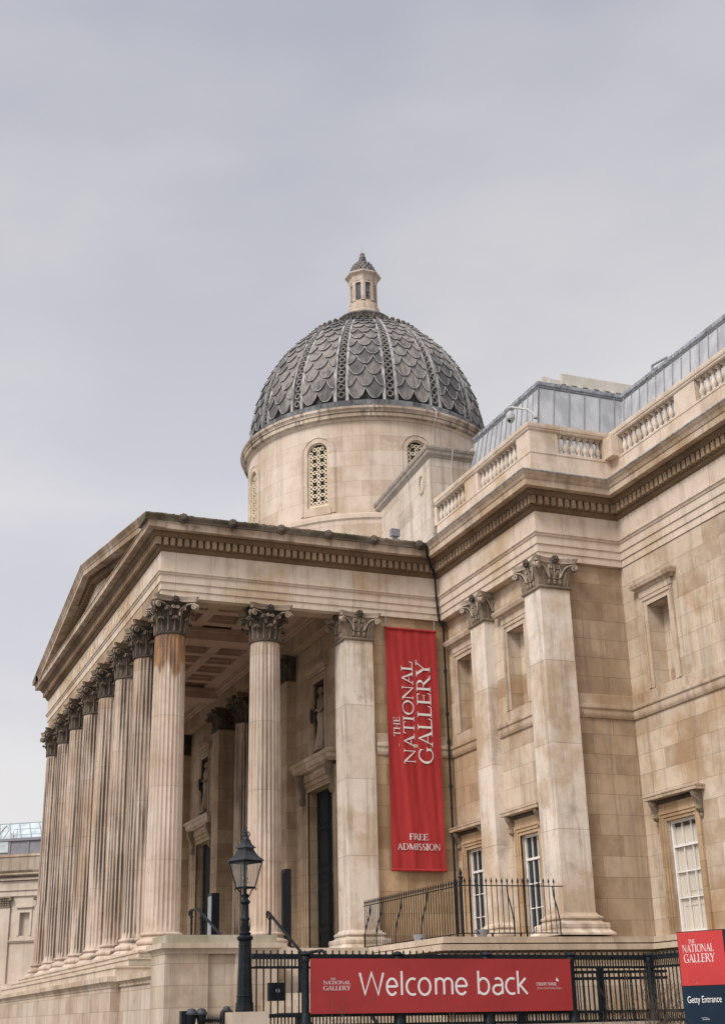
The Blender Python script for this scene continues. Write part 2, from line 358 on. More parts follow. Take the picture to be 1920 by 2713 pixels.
def abacus(mb, z0, half=.80, mid=.60, th=.15):
    ring = []
    for k in range(4):
        a = Matrix.Rotation(k * math.pi / 2, 2)
        for i in range(9):
            s = -1 + 2 * i / 8; y = s * (half - .07); x = mid + (half - mid) * abs(s) ** 2.2
            ring.append(a @ Vector((x, y)))
    for za, zb, k0, k1 in ((z0, z0 + th * .55, .93, .95), (z0 + th * .55, z0 + th, .96, 1.0)):
        P = [[(p.x * k, p.y * k, z) for p in ring] for k, z in ((k0, za), (k1, zb))]
        b = len(mb.v); mb.grid(P, True); n = len(ring)
        mb.f.append(tuple(b + j for j in reversed(range(n)))); mb.f.append(tuple(b + n + j for j in range(n)))
def rosette(mb, x, y, z, ang, r=.11):
    for k in range(7):
        a = k * 2 * math.pi / 7
        mb.ball((x + .02 * math.cos(ang) - math.sin(ang) * math.cos(a) * r * .75, y + .02 * math.sin(ang) + math.cos(ang) * math.cos(a) * r * .75, z + math.sin(a) * r * .75), r * .5, 6, 4)
    mb.ball((x + .06 * math.cos(ang), y + .06 * math.sin(ang), z), r * .45, 6, 4)
def capital_round(parent, mats):
    H = ZA - ZN
    c = MB(); c.lathe([(.545, -.05), (.565, -.03), (.565, .02), (.535, .045), (.50, .05), (.485, .3), (.50, .7), (.56, .98), (.66, 1.08)], 32)
    for k in range(8): leaf(c, k * math.pi / 4, .05, .46, .36, .49, .22)
    for k in range(8): leaf(c, (k + .5) * math.pi / 4, .05, .80, .37, .50, .29)
    for k in range(4):                      # small third tier leaves under the volutes
        for d in (-.26, .26): leaf(c, math.pi / 4 + k * math.pi / 2 + d, .55, .42, .26, .54, .24)
    cap = c.build('capital', mats[0], parent, 50, (0, 0, ZN))
    v = MB()
    for k in range(4):
        for s in (-1, 1):                   # volutes run out under the abacus corner
            b = len(v.v); ca = math.pi / 4
            def fn(a, z, s=s):              # a along the face outward from face centre
                t = min(1, a / .74); return Vector((.58 + .20 * t * t + .02, s * a, z))
            path = [fn(.16, .58), fn(.19, .72), fn(.27, .87), fn(.40, .975), fn(.55, 1.0)]
            v.tube(path + spiral((.615, .90), .105, 1.6, math.pi * .62, -1, fn), [.026] * 5 + [.034] * 19, 6)
            path = [fn(.15, .58), fn(.145, .74), fn(.11, .86)]
            v.tube(path + spiral((.075, .88), .065, 1.3, 0, 1, fn, 12), .022, 5)
            v.xf(Matrix.Rotation(k * math.pi / 2, 4, 'Z'), b)
    v.build('volute', mats[1], cap, 60)
    rb_ = MB()                              # midribs of the acanthus leaves, washed paler
    for k in range(16):
        h_, cu, z_, r_ = ((.46, .22, .05, .49), (.80, .29, .05, .50))[k % 2]
        pts = [(r_ + .055 + (lr - .03) * cu / .265, 0, z_ + h_ * lz) for lr, lz in LCL]
        b = len(rb_.v); rb_.tube(pts, [.026, .024, .022, .02, .018, .018, .02, .024], 5); rb_.tube([(pts[4][0], -.13, pts[4][2] - .03), (pts[5][0] + .01, -.07, pts[5][2]), (pts[5][0] + .02, 0, pts[5][2] + .01), (pts[5][0] + .01, .07, pts[5][2]), (pts[4][0], .13, pts[4][2] - .03)], .02, 5); rb_.xf(Matrix.Rotation(k * math.pi / 8, 4, 'Z'), b)
    rb_.build('leaf_rib', mats[2], cap, 50)
    a = MB(); abacus(a, 1.085, th=H - 1.085 - .003); a.build('abacus', mats[1], cap, 30)
    for k in range(4): r = MB(); rosette(r, .63 * math.cos(k * math.pi / 2), .63 * math.sin(k * math.pi / 2), 1.15, k * math.pi / 2); r.build('fleuron', mats[0], cap, 60)
def make_column(parent, loc, mat, capm):
    col = empty('column', loc, parent)
    b = MB(); pass
    prof = [(.945, FL), (.94, FL + .05), (.90, FL + .075), (.82, FL + .12), (.77, FL + .17), (.745, FL + .175)] + [(.70 + .095 * math.cos(t), FL + .265 + .095 * math.sin(t)) for t in [-1.5 + i * .5 for i in range(7)]]
    prof += [(.69, FL + .37), (.635, FL + .40), (.625, FL + .43), (.65, FL + .465)] + [(.635 + .045 * math.cos(t), FL + .51 + .045 * math.sin(t)) for t in (-1.3, -.6, 0, .6, 1.3)] + [(.605, FL + .562), (.60, ZB - .01)]
    b.lathe(prof, 40); b.build('base', mat, col, 30)
    s = MB(); P = []
    zs = [ZB - .01, ZB + .10, ZB + .22, 2, 3.5, 5, 6.5, 8, 9.2, ZN - .22, ZN - .12, ZN - .04]
    pat = [0, 0, .62, 1, 1, .62]
    for i, z in enumerate(zs):
        t = (z - ZB) / (ZN - ZB); r = RB + (RN - RB) * (max(0, t) ** 1.5)
        d = .042 if 2 <= i <= len(zs) - 3 else (.02 if i in (1, len(zs) - 2) else 0)
        if i == 0: r += .02
        ring = []
        for k in range(24):
            for q in range(6):
                a = 2 * math.pi * (k + q / 6) / 24; rad = r - d * pat[q]; ring.append((rad * math.cos(a), rad * math.sin(a), z))
        P.append(ring)
    s.grid(P, True); s.build('shaft', mat, col, 28)
    capital_round(col, capm)
    return col
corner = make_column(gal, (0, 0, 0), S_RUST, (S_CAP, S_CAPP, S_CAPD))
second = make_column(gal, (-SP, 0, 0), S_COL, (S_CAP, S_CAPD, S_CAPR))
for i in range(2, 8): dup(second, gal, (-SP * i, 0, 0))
S_COL2 = stone('pale column stone', pale=(.58, .48, .40), tan=(.44, .335, .255), mode='col', row=2.35, streak=.38, soot=.2, streakc=(.13, .095, .072), lo=.44, hi=.7, joint=.6, tint=.9, side_streak=.3)
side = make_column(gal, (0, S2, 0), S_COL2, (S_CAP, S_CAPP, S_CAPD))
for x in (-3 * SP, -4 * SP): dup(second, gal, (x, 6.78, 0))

# ------------------------------------------------------------------ square pilasters
PH = .535
def make_pilaster(parent, loc, mat, capm):
    p = empty('pilaster', loc, parent); z0 = 10.15
    b = MB(); b.sqlathe([(.93, FL), (.925, FL + .06), (.88, FL + .09), (.82, FL + .14), (.80, FL + .175), (.815, FL + .22), (.815, FL + .30), (.79, FL + .345), (.70, FL + .36), (.64, FL + .40), (.64, FL + .44), (.665, FL + .45), (.68, FL + .49), (.665, FL + .54), (.60, FL + .56), (PH + .01, FL + .64)])
    b.build('base', mat, p)
    s = MB(); s.box(-PH, PH, -PH, PH, FL + .63, z0 + .01); s.build('shaft', mat, p)
    c = MB(); H = ZA - z0
    c.sqlathe([(PH + .05, 0), (PH + .07, .03), (PH + .07, .07), (PH + .045, .10), (PH, .11), (PH - .005, .4), (PH + .02, .7), (PH + .08, H - .16)])
    for k in range(4):
        b0 = len(c.v)
        for a in (-.48, -.36, .36, .48):     # corner acanthus sheets
            rows = []
            for i in range(7):
                t = i / 6; hh = .62 if abs(a) > .4 else .46; w = .10 * (1 - .4 * t) * (1.15 if i % 2 else .9)
                x = PH + .02 + .05 * t + .06 * max(0, t - .6) ** 2 * 6
                rows.append([(x, a + s * w + .08 * t * t * (1 if a > 0 else -1), .11 + hh * t) for s in (-1, -.4, 0, .4, 1)])
                rows[-1][2] = (rows[-1][2][0] + .02, rows[-1][2][1], rows[-1][2][2])
            c.grid(rows)
        for a in (-.2, 0, .2): c.ball((PH + .03, a, .22), (.05, .065, .11), 8, 6)
        for a, an in ((-.14, .5), (.14, -.5), (-.09, .2), (.09, -.2)):      # palmette leaves
            c.tube([(PH + .02, a * .3, .40), (PH + .06, a * .8, .52), (PH + .08, a * 1.1, .62)], [.02, .035, .012], 6)
        c.tube([(PH + .03, 0, .34), (PH + .05, 0, .55), (PH + .09, 0, .80)], [.05, .032, .045], 8)
        c.box(PH, PH + .05, -.26, .26, .335, .36)
        c.xf(Matrix.Rotation(k * math.pi / 2, 4, 'Z'), b0)
    cap = c.build('capital', capm[0], p, 45, (0, 0, z0))
    v = MB()
    for k in range(4):
        for s in (-1, 1):
            b0 = len(v.v)
            def fn(a, z, s=s):
                t = min(1, a / .74); return Vector((PH + .05 + .20 * t * t, s * a, z))
            path = [fn(.20, .37), fn(.26, .50), fn(.33, .64), fn(.45, .75), fn(.60, .79)]
            v.tube(path + spiral((.66, .69), .10, 1.6, math.pi * .62, -1, fn), [.030] * 5 + [.036] * 19, 6)
            path = [fn(.18, .37), fn(.20, .52), fn(.23, .66), fn(.20, .76)]
            v.tube(path + spiral((.145, .72), .07, 1.4, .6, 1, fn, 14), .024, 6)
            v.xf(Matrix.Rotation(k * math.pi / 2, 4, 'Z'), b0)
    v.build('volute', capm[1], cap, 60)
    a = MB(); abacus(a, H - .17, half=.82, mid=.63, th=.167); a.build('abacus', capm[1], cap, 30)
    for k in range(4): r = MB(); rosette(r, .68 * math.cos(k * math.pi / 2), .68 * math.sin(k * math.pi / 2), H - .06, k * math.pi / 2, .12); r.build('fleuron', S_CAP, cap, 60)
    return p
pil = make_pilaster(gal, (X1 - PH, F1 + PH, 0), S_PIL, (S_CAPD, S_CAPP))
dup(pil, gal, (3.58, F1 + PH, 0)); dup(pil, gal, (-.015, 6.78, 0))
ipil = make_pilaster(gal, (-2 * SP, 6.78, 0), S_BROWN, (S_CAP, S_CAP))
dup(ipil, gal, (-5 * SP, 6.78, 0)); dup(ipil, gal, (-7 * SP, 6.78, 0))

# ------------------------------------------------------------------ entablature
PATH = [(XW, 10), (XW, -XE), (XE, -XE), (XE, F1), (X1, F1), (X1, F2), (32, F2)]
ENTP = [(-.42, ZA), (-.075, ZA), (-.075, 11.40), (-.038, 11.412), (-.038, 11.66), (0, 11.672), (0, 11.93), (.03, 11.945), (.05, 12.0), (.087, 12.03), (.087, ZAT), (-.02, ZAT + .005), (-.42, ZAT + .005)]
m = MB(); m.sweep(PATH, ENTP); m.build('architrave', S_BAND, gal)
m = MB(); m.sweep(PATH, [(-.42, ZAT + .008), (0, ZAT + .008), (0, ZFT), (-.42, ZFT)]); m.build('frieze', S_BAND, gal)
BEDP = [(-.4, ZFT + .003), (.03, ZFT + .003), (.05, 12.80), (.085, 12.83), (.10, 12.91), (.13, 12.92), (.13, 13.215), (.27, 13.222), (.30, 13.25), (.34, 13.33), (.37, 13.36), (.37, 13.41), (-.4, 13.41)]
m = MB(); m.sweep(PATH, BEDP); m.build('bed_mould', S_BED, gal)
CORP = [(-.4, 13.413), (.575, 13.413), (.585, ZCB - .015), (.60, ZCB - .015), (.60, 13.615), (.615, 13.63), (.635, 13.645), (.635, 13.665), (-.4, 13.67)]
CYMA = [(-.4, 13.673), (.635, 13.673), (.645, 13.70), (.665, 13.745), (.71, 13.80), (.735, 13.84), (.746, 13.85), (.746, ZCT), (-.4, ZCT + .04)]
def split_sweep(prof, name, matA, matB, skip_front=False):
    # portico part and street facade part separately, met at the re-entrant corner
    a = MB(); a.sweep(PATH[:4] if not skip_front else PATH[2:4], prof, caps=True)
    return a
m = MB(); m.sweep(PATH[:4] + [(XE + 2, F1)], CORP)
# portico corona stops in the re-entrant corner: trim its last run
n_ = len(CORP); m.v = m.v[:n_ * 4]; m.f = [f for f in m.f if max(f) < n_ * 4]
m.build('cornice', S_CORN, gal)
m = MB(); m.sweep([(XE, 0), (XE, F1), (X1, F1), (X1, F2), (32, F2)], CORP)
m.f = [f for f in m.f if min(f) >= n_ or max(f) >= 2 * n_]; m.f = [f for f in m.f if not (min(f) < n_)]
m.build('cornice', S_TRIM, gal)
nc = len(CYMA)
m = MB(); m.sweep([(XW, 10), (XW, -XE - .746), (XW, -XE - .746)][:2], CYMA); m.build('cymatium', S_LICH, gal)
m = MB(); m.sweep([(XE, -XE - .746), (XE, F1), (XE + 3, F1)], CYMA); m.v = m.v[:nc * 2]; m.f = [f for f in m.f if max(f) < nc * 2]; m.f.append(tuple(range(nc)))
cymE = m.build('cymatium', S_LICH, gal)
m = MB(); m.sweep([(XE, 0), (XE, F1), (X1, F1), (X1, F2), (32, F2)], CYMA); m.f = [f for f in m.f if min(f) >= nc]
m.build('cymatium', S_TRIM, gal)
m = MB(); m.sweep([(XE, 0), (XE, F1), (X1, F1), (X1, F2), (32, F2)], [(.60, ZCT + .004), (.755, ZCT - .028), (.765, ZCT - .028), (.765, ZCT + .012), (.3, ZCT + .045)]); m.f = [f for f in m.f if min(f) >= 5]
m.build('lead_flashing', LEADL, gal)
# dentils
d = MB()
def dentils(p, q, n):
    d_ = Vector((q[0] - p[0], q[1] - p[1])); Ln = d_.length; t = d_ / Ln; k = max(1, round(Ln / .248)); st = Ln / k
    for i in range(k):
        c = Vector(p) + t * st * (i + .5); a = c - t * .078; b = c + t * .078
        e = a + n * .128; f = b + n * .262
        d.box(min(e.x, f.x), max(e.x, f.x), min(e.y, f.y), max(e.y, f.y), 12.95, 13.214)
DENT = stone('shade browned dentil stone', pale=(.36, .25, .165), tan=(.20, .135, .085), mode='plain', streak=.5, soot=.4)  # browned so the colour carries the shade under the cornice
NS, NE, NW_ = Vector((0, -1)), Vector((1, 0)), Vector((-1, 0)); o_ = .15
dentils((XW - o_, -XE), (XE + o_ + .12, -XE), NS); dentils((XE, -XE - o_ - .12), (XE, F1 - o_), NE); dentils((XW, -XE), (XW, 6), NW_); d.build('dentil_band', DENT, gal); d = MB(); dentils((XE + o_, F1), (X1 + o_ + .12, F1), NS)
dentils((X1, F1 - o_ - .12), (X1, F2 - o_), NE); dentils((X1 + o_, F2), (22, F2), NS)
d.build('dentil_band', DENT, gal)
# lion heads on the side gutter
h = MB(); h.ball((0, 0, 0), (.13, .15, .16), 12, 8); h.ball((.10, 0, -.04), (.09, .08, .075), 10, 6)
for k in range(11):
    a = k * 2 * math.pi / 11; h.ball((.0, math.cos(a) * .14, math.sin(a) * .15), (.06, .05, .055), 6, 4)
for s in (-1, 1): h.ball((.11, s * .055, .05), .025, 6, 4)
lion = h.build('lion_head', S_CAP, cymE, 50, (XE + .72, .054, 13.79))
for y in (1.83, 3.62, 5.41, 7.185, 9.0): dup(lion, cymE, (XE + .72, y, 13.785))
ms_ = MB()
for k in range(170):
    y = random.uniform(-1.2, 9.2); r = random.uniform(.012, .032); ms_.ball((XE + .70 + random.uniform(-.04, .045), y, ZCT + .0), (r, r * random.uniform(1, 2.6), r * .6), 7, 4)
tag(ms_.build('moss', simple('dark moss', (.035, .036, .024), .95, (.075, .072, .05), 6), cymE, 60), kind='stuff')
# gilt letters on the front frieze are added after the glyphs below

# beams over the columns, ceiling, roof
m = MB(); m.box(XW + .45, XE - .45, -.52, .52, ZA + .006, 12.12); m.box(-.52, .46, .53, 6.2, ZA + .006, 12.12); m.box(XW + .06, XW + .98, .53, 6.2, ZA + .006, 12.12)
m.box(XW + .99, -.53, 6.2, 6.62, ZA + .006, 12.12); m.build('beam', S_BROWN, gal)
cl = MB(); Zc, Zt = 12.10, 12.46
cl.box(XW + .6, -.1, .3, 11, Zt, Zt + .15)
ys = [(.52, 1.10), (2.28, 2.70), (3.88, 4.30), (5.48, 6.2)]
for a, b in ys: cl.box(XW + .98, -.52, a, b, Zc, Zt)
xs = []; x = -.52 - .55
edges = [(-1.1, -.52)]
x = -1.1
while x > -22.2:
    edges.append((x - 1.12 - .43, x - 1.12)); x -= 1.55
for a, b in edges:
    for (p, q), (r_, s_) in zip(ys[:-1], ys[1:]): cl.box(max(a, XW + .98), b, q, r_, Zc + .004, Zt)
for a, b in edges:                              # inner steps of the coffers
    for (p, q), (r_, s_) in zip(ys[:-1], ys[1:]):
        cl.box(a - .10, a - .002, q + .002, r_ - .002, Zc + .14, Zt - .01)
        cl.box(b + .002, b + .10, q + .002, r_ - .002, Zc + .14, Zt - .01)
for xx in (-2 * SP, -5 * SP):
    cl.box(xx - .50, xx + .50, .53, 6.19, 11.62, Zc - .003); cl.box(xx - .60, xx + .60, .53, 6.19, 11.95, Zc - .006)
cl.box(XW + .98, -.53, 6.02, 6.195, 11.86, Zc - .004); cl.box(XW + .98, -.53, 6.10, 6.196, 11.74, 11.856)
cl.box(XW + .98, -.53, .525, .70, 11.9, Zc - .004)
cl.build('coffered_ceiling', S_CEIL, gal)

# ------------------------------------------------------------------ walls with openings
def wall_sheet(mb, a0, a1, z0, z1, holes, fn, depth=.35, back=True):
    # fn(a, z, d): d is depth into the wall. holes: (a0,a1,z0,z1)
    As = sorted({a0, a1, *[h[0] for h in holes], *[h[1] for h in holes]}); Zs = sorted({z0, z1, *[h[2] for h in holes], *[h[3] for h in holes]})
    for i in range(len(As) - 1):
        for j in range(len(Zs) - 1):
            ca, cz = (As[i] + As[i + 1]) / 2, (Zs[j] + Zs[j + 1]) / 2
            if any(h[0] < ca < h[1] and h[2] < cz < h[3] for h in holes): continue
            mb.add([fn(As[i], Zs[j], 0), fn(As[i + 1], Zs[j], 0), fn(As[i + 1], Zs[j + 1], 0), fn(As[i], Zs[j + 1], 0)], [(0, 1, 2, 3)])
    for h in holes:
        d = h[4] if len(h) > 4 else depth
        q = [(h[0], h[2]), (h[1], h[2]), (h[1], h[3]), (h[0], h[3])]
        for k in range(4):
            (p, r_), (s_, t) = q[k], q[(k + 1) % 4]
            mb.add([fn(p, r_, 0), fn(p, r_, d), fn(s_, t, d), fn(s_, t, 0)], [(0, 1, 2, 3)])
        if back: mb.add([fn(h[0], h[2], d), fn(h[1], h[2], d), fn(h[1], h[3], d), fn(h[0], h[3], d)], [(0, 1, 2, 3)])
    # body of the wall behind
    mb.add([fn(a0, z0, 0), fn(a0, z0, .9), fn(a0, z1, .9), fn(a0, z1, 0)], [(0, 1, 2, 3)]); mb.add([fn(a1, z0, 0), fn(a1, z0, .9), fn(a1, z1, .9), fn(a1, z1, 0)], [(0, 3, 2, 1)])
    mb.add([fn(a0, z1, 0), fn(a0, z1, .9), fn(a1, z1, .9), fn(a1, z1, 0)], [(0, 1, 2, 3)]); mb.add([fn(a0, z0, .9), fn(a1, z0, .9), fn(a1, z1, .9), fn(a0, z1, .9)], [(3, 2, 1, 0)])
    return mb
W1, W2, WX = 10.40, 13.24, 7.87
WT = 11.9
LW = .58; UPZ = (6.87, 9.53); LWZ = (-.48, 2.78)
C1, C2, C3 = 1.70, 5.62, 9.78
def sY(y): return lambda a, z, d: (a, y + d, z)
def sX(x): return lambda a, z, d: (x - d, a, z)
LH = .60
m = MB(); wall_sheet(m, .36, WX - .02, -.9, WT, [(C1 - LW, C1 + LW, *UPZ, .45), (C2 - LW, C2 + LW, *UPZ, .45), (C1 - LH, C1 + LH, *LWZ, .5), (C2 - LH, C2 + LH, *LWZ, .5)], sY(W1)); m.build('wall', S_WALL, gal)
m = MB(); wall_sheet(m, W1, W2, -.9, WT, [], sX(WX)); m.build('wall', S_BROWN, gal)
m = MB(); wall_sheet(m, WX, 32, -.9, WT, [(C3 - LW, C3 + LW, *UPZ, .55), (C3 - .76, C3 + .72, *LWZ, .5)], sY(W2)); m.build('wall', S_WALL, gal)
m = MB(); wall_sheet(m, 7.3, W1, -.9, WT, [], sX(.36)); m.build('wall', S_SIDE, gal)
# behind the portico
PW = 6.64; DC = (-3.35, -19.75)
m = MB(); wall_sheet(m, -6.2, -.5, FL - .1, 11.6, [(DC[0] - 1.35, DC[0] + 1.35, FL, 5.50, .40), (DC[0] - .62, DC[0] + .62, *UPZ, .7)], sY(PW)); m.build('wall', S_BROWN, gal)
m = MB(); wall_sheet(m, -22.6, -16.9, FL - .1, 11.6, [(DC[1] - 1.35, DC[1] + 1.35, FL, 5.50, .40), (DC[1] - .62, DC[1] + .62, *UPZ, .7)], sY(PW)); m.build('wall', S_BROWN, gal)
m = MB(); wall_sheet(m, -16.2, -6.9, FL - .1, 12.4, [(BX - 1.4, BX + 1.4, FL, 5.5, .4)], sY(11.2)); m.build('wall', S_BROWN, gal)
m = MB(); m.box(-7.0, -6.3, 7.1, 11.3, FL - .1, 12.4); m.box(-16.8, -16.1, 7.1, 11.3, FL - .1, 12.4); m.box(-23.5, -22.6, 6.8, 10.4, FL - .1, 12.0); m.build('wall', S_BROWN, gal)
# hidden bulk behind the faces, solid boxes added to keep light out
m = MB(); m.box(-23.4, -.0, 12.2, 14, -4, 13.2); m.box(.2, 7.2, 11.35, 30, -4, 14.0); m.box(7.2, 32, 14.25, 30, -4, 14.0); m.build('core', S_WALL, gal)

# string course
SCP = [(-.05, 6.09), (.05, 6.09), (.07, 6.13), (.085, 6.17), (.095, 6.22), (.095, 6.35), (.125, 6.37), (.14, 6.40), (.14, 6.50), (.05, 6.53), (.05, 6.84), (.0, 6.865), (-.05, 6.865)]
m = MB(); m.sweep([(.36, 7.4), (.36, W1), (WX, W1), (WX, W2), (32, W2)], SCP); m.build('string_course', S_TRIM, gal)

# ------------------------------------------------------------------ windows, doors
def ring_frame(mb, hw, z0, z1, w, y0, y1, fn=None, sill=False):
    mb.box(-hw - w, -hw, y0, y1, z0, z1 + w); mb.box(hw, hw + w, y0, y1, z0, z1 + w); mb.box(-hw, hw, y0, y1, z1, z1 + w)
def blind_window(parent, cx, wy):
    w = empty('blind_window', (cx, wy, 0), parent); z0, z1 = UPZ
    f = MB(); ring_frame(f, LW, z0, z1, .16, -.035, .05); ring_frame(f, LW + .163, z0, z1 + .163, .12, -.07, .05); f.build('frame', S_TRIM, w)
    h = MB(); W_ = LW + .30
    h.box(-W_, W_, -.09, .05, 9.815, 10.02)
    P = [(.10, 10.022), (.14, 10.06), (.15, 10.10), (.26, 10.14), (.28, 10.20), (.30, 10.25), (.30, 10.31), (0, 10.35)]
    h.sweep([(-W_, .05), (-W_, 0), (W_, 0), (W_, .05)], [(o - .02, z) for o, z in P], caps=True)
    h.box(-W_ + .002, W_ - .002, -.01, .05, 10.022, 10.33)
    h.build('hood', S_TRIM, w)
    return w
bw = blind_window(gal, C1, W1); dup(bw, gal, (C2, W1, 0)); dup(bw, gal, (C3, W2, 0))
def console(mb, x, zt, zb, out, w):
    # S scroll bracket, front towards -y
    H = zt - zb
    prof = [(out * .98, 1), (out, .92), (out * .96, .80), (out * .72, .62), (out * .48, .45), (out * .40, .34), (out * .50, .26), (out * .58, .17), (out * .50, .08), (out * .30, .03), (.02, 0)]
    pts = [(0, zt)] + [(-p, zb + H * q) for p, q in prof]
    mb.prism(pts, lambda a, b, h: (x + h, a, b), -w / 2, w / 2)
    for s in (-1, 1):
        mb.ball((x + s * w * .5, -out * .62, zb + H * .83), (.025, out * .26, H * .12), 10, 6); mb.ball((x + s * w * .5, -out * .38, zb + H * .17), (.025, out * .2, H * .08), 10, 6)
    mb.ball((x, -out * .12, zb - H * .1), (w * .4, .05, H * .16), 8, 6)
def sash_window(parent, cx, wy, h0, h1, glass, blind):
    w = empty('sash_window', (cx, wy, 0), parent); z0, z1 = LWZ; zf = 2.78
    def fr(mb, wid, y0, y1, off):
        mb.box(h0 - off - wid, h0 - off, y0, y1, z0, zf + off + wid); mb.box(h1 + off, h1 + off + wid, y0, y1, z0, zf + off + wid); mb.box(h0 - off, h1 + off, y0, y1, zf + off, zf + off + wid)
    f = MB(); fr(f, .10, -.02, .05, 0); fr(f, .10, -.05, .05, .103); fr(f, .10, -.08, .05, .206); f.build('frame', S_SIDE, w)
    a, b = h0 - .34, h1 + .34
    h = MB(); h.box(a + .08, b - .08, -.06, .05, 3.095, 3.30); h.build('lintel', S_SIDE, w)
    e = MB(); n = int((b - a - .36) / .07)
    e.box(a + .16, b - .16, -.10, .05, 3.302, 3.33)
    for i in range(n): e.ball((a + .2 + i * .07, -.11, 3.37), (.026, .04, .05), 6, 4)
    e.build('egg_moulding', S_CAP, w, 50)
    c = MB()
    for x in (a - .02, b + .02): console(c, x, 3.425, 2.78, .30, .16); 
    k1 = MB(); console(k1, a - .02, 3.425, 2.80, .30, .16); k1.build('bracket', S_CAPD, w, 40)
    k2 = MB(); console(k2, b + .02, 3.425, 2.80, .30, .16); k2.build('bracket', S_CAPD, w, 40)
    t = MB(); t.sweep([(a - .20, .05), (a - .20, -.28), (b + .20, -.28), (b + .20, .05)], [(-.2, 3.428), (.06, 3.428), (.07, 3.44), (.07, 3.52), (.09, 3.535), (.09, 3.57), (-.2, 3.62)])
    t.box(a - .19, b + .19, -.27, .05, 3.43, 3.60); t.build('hood', S_TRIM, w)
    s = MB(); y0, y1 = .16, .22
    s.box(h0, h0 + .07, y0 - .02, y1 + .02, z0, zf); s.box(h1 - .07, h1, y0 - .02, y1 + .02, z0, zf); s.box(h0 + .07, h1 - .07, y0 - .02, y1 + .02, zf - .08, zf); s.box(h0 + .07, h1 - .07, y0 - .02, y1 + .02, z0, z0 + .10)
    zr = [2.02, 1.27, .53]
    for k, z in enumerate(zr): s.box(h0 + .07, h1 - .07, y0 - .025 if k == 0 else y0, y1, z - (.035 if k == 0 else .016), z + (.035 if k == 0 else .016))
    for k in (1, 2):
        x = h0 + .07 + (h1 - h0 - .14) * k / 3; s.box(x - .014, x + .014, y0 + .003, y1 - .003, z0 + .1, zf - .08)
    s.build('sash', WHITEP, w)
    g = MB(); g.box(h0 + .06, h1 - .06, .20, .206, z0 + .05, zf - .04); g.build('glass', glass, w)
    if blind:
        bl = MB(); 
        n = 12; P = [[(h0 + .08 + (h1 - h0 - .16) * i / (n * 2), .235 + (.012 if i % 2 else 0), z) for i in range(n * 2 + 1)] for z in (z0 + .02, zf - .20)]
        bl.grid(P); bl.build('blind', BLIND, w)
        sh = MB(); sh.box(h0 + .2, h1 - .2, .224, .232, .3, .36); sh.box(h0 + .3, h1 - .35, .224, .232, .7, .72); sh.build('blind_fold', BLIND, w)
    return w
sash_window(gal, C1, W1, -LH, LH, G_DARK, False); sash_window(gal, C2, W1, -LH, LH, G_DARK, False)
sash_window(gal, C3, W2, -.76, .72, glassy('clear window glass', (.3, .3, .3), .05, .06), True)
def doorway(parent, cx):
    w = empty('doorway', (cx, PW, 0), parent); hw, zt = 1.35, 5.50
    f = MB()
    for off, wid, y in ((0, .18, -.03), (.183, .18, -.07), (.366, .18, -.11)):
        f.box(-hw - off - wid, -hw - off, y, .05, FL, zt + off + wid); f.box(hw + off, hw + off + wid, y, .05, FL, zt + off + wid); f.box(-hw - off, hw + off, y, .05, zt + off, zt + off + wid)
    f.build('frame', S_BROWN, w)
    h = MB(); h.box(-1.8, 1.8, -.10, .05, 6.05, 6.18)
    h.sweep([(-1.95, .05), (-1.95, -.30), (1.95, -.30), (1.95, .05)], [(-.28, 6.185), (.0, 6.185), (.02, 6.23), (.07, 6.26), (.10, 6.30), (.10, 6.44), (.15, 6.48), (.18, 6.55), (.18, 6.60), (-.28, 6.64)])
    h.box(-1.94, 1.94, -.29, .05, 6.186, 6.62); h.build('hood', S_TRIM, w)
    for s in (-1, 1):
        k = MB(); console(k, s * 1.66, 6.18, 5.02, .40, .28); k.build('bracket', S_CAPD, w, 40)
    dl = MB(); y = .36
    dl.box(-hw, hw, y, y + .08, FL, zt)
    for sx in (-1, 1):
        for zz0, zz1 in ((-.3, .45), (.6, 2.0), (2.15, 2.55), (2.7, 4.1), (4.25, 5.3)):
            x0, x1 = (.14, 1.2) if sx > 0 else (-1.2, -.14)
            for q, e in ((0, .03), (.08, .02)):
                dl.box(x0 + q, x1 - q, y - e, y - .001, zz0 + q, zz0 + q + .05); dl.box(x0 + q, x1 - q, y - e, y - .001, zz1 - q - .05, zz1 - q)
                dl.box(x0 + q, x0 + q + .05, y - e, y - .001, zz0 + q + .052, zz1 - q - .052); dl.box(x1 - q - .05, x1 - q, y - e, y - .001, zz0 + q + .052, zz1 - q - .052)
    dl.box(-.03, .03, y - .045, y - .002, FL, zt); dl.build('door_leaf', DOORM, w)
    n = MB(); ring_frame(n, .62, UPZ[0] - .2, UPZ[1], .14, -.03, .05); ring_frame(n, .763, UPZ[0] - .2, UPZ[1] + .143, .1, -.06, .05)
    n.box(-.95, .95, -.10, .05, 9.80, 9.93); n.sweep([(-1.0, .05), (-1.0, -.02), (1.0, -.02), (1.0, .05)], [(-.05, 9.935), (.08, 9.935), (.10, 10.0), (.18, 10.05), (.20, 10.14), (-.05, 10.18)])
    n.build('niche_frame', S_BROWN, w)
    q = MB(); q.box(-.618, .618, .62, .69, UPZ[0] + .004, UPZ[1] - .004); q.box(-.618, -.60, .05, .619, UPZ[0] + .004, UPZ[1] - .004); q.box(.60, .618, .05, .619, UPZ[0] + .004, UPZ[1] - .004); q.box(-.599, .599, .05, .619, UPZ[1] - .02, UPZ[1] - .004); q.build('niche_shade_lining', S_NICHE, w)  # dark lining added to paint in the niche's shade
    return w
dw = doorway(gal, DC[0]); dup(dw, gal, (DC[1], PW, 0))

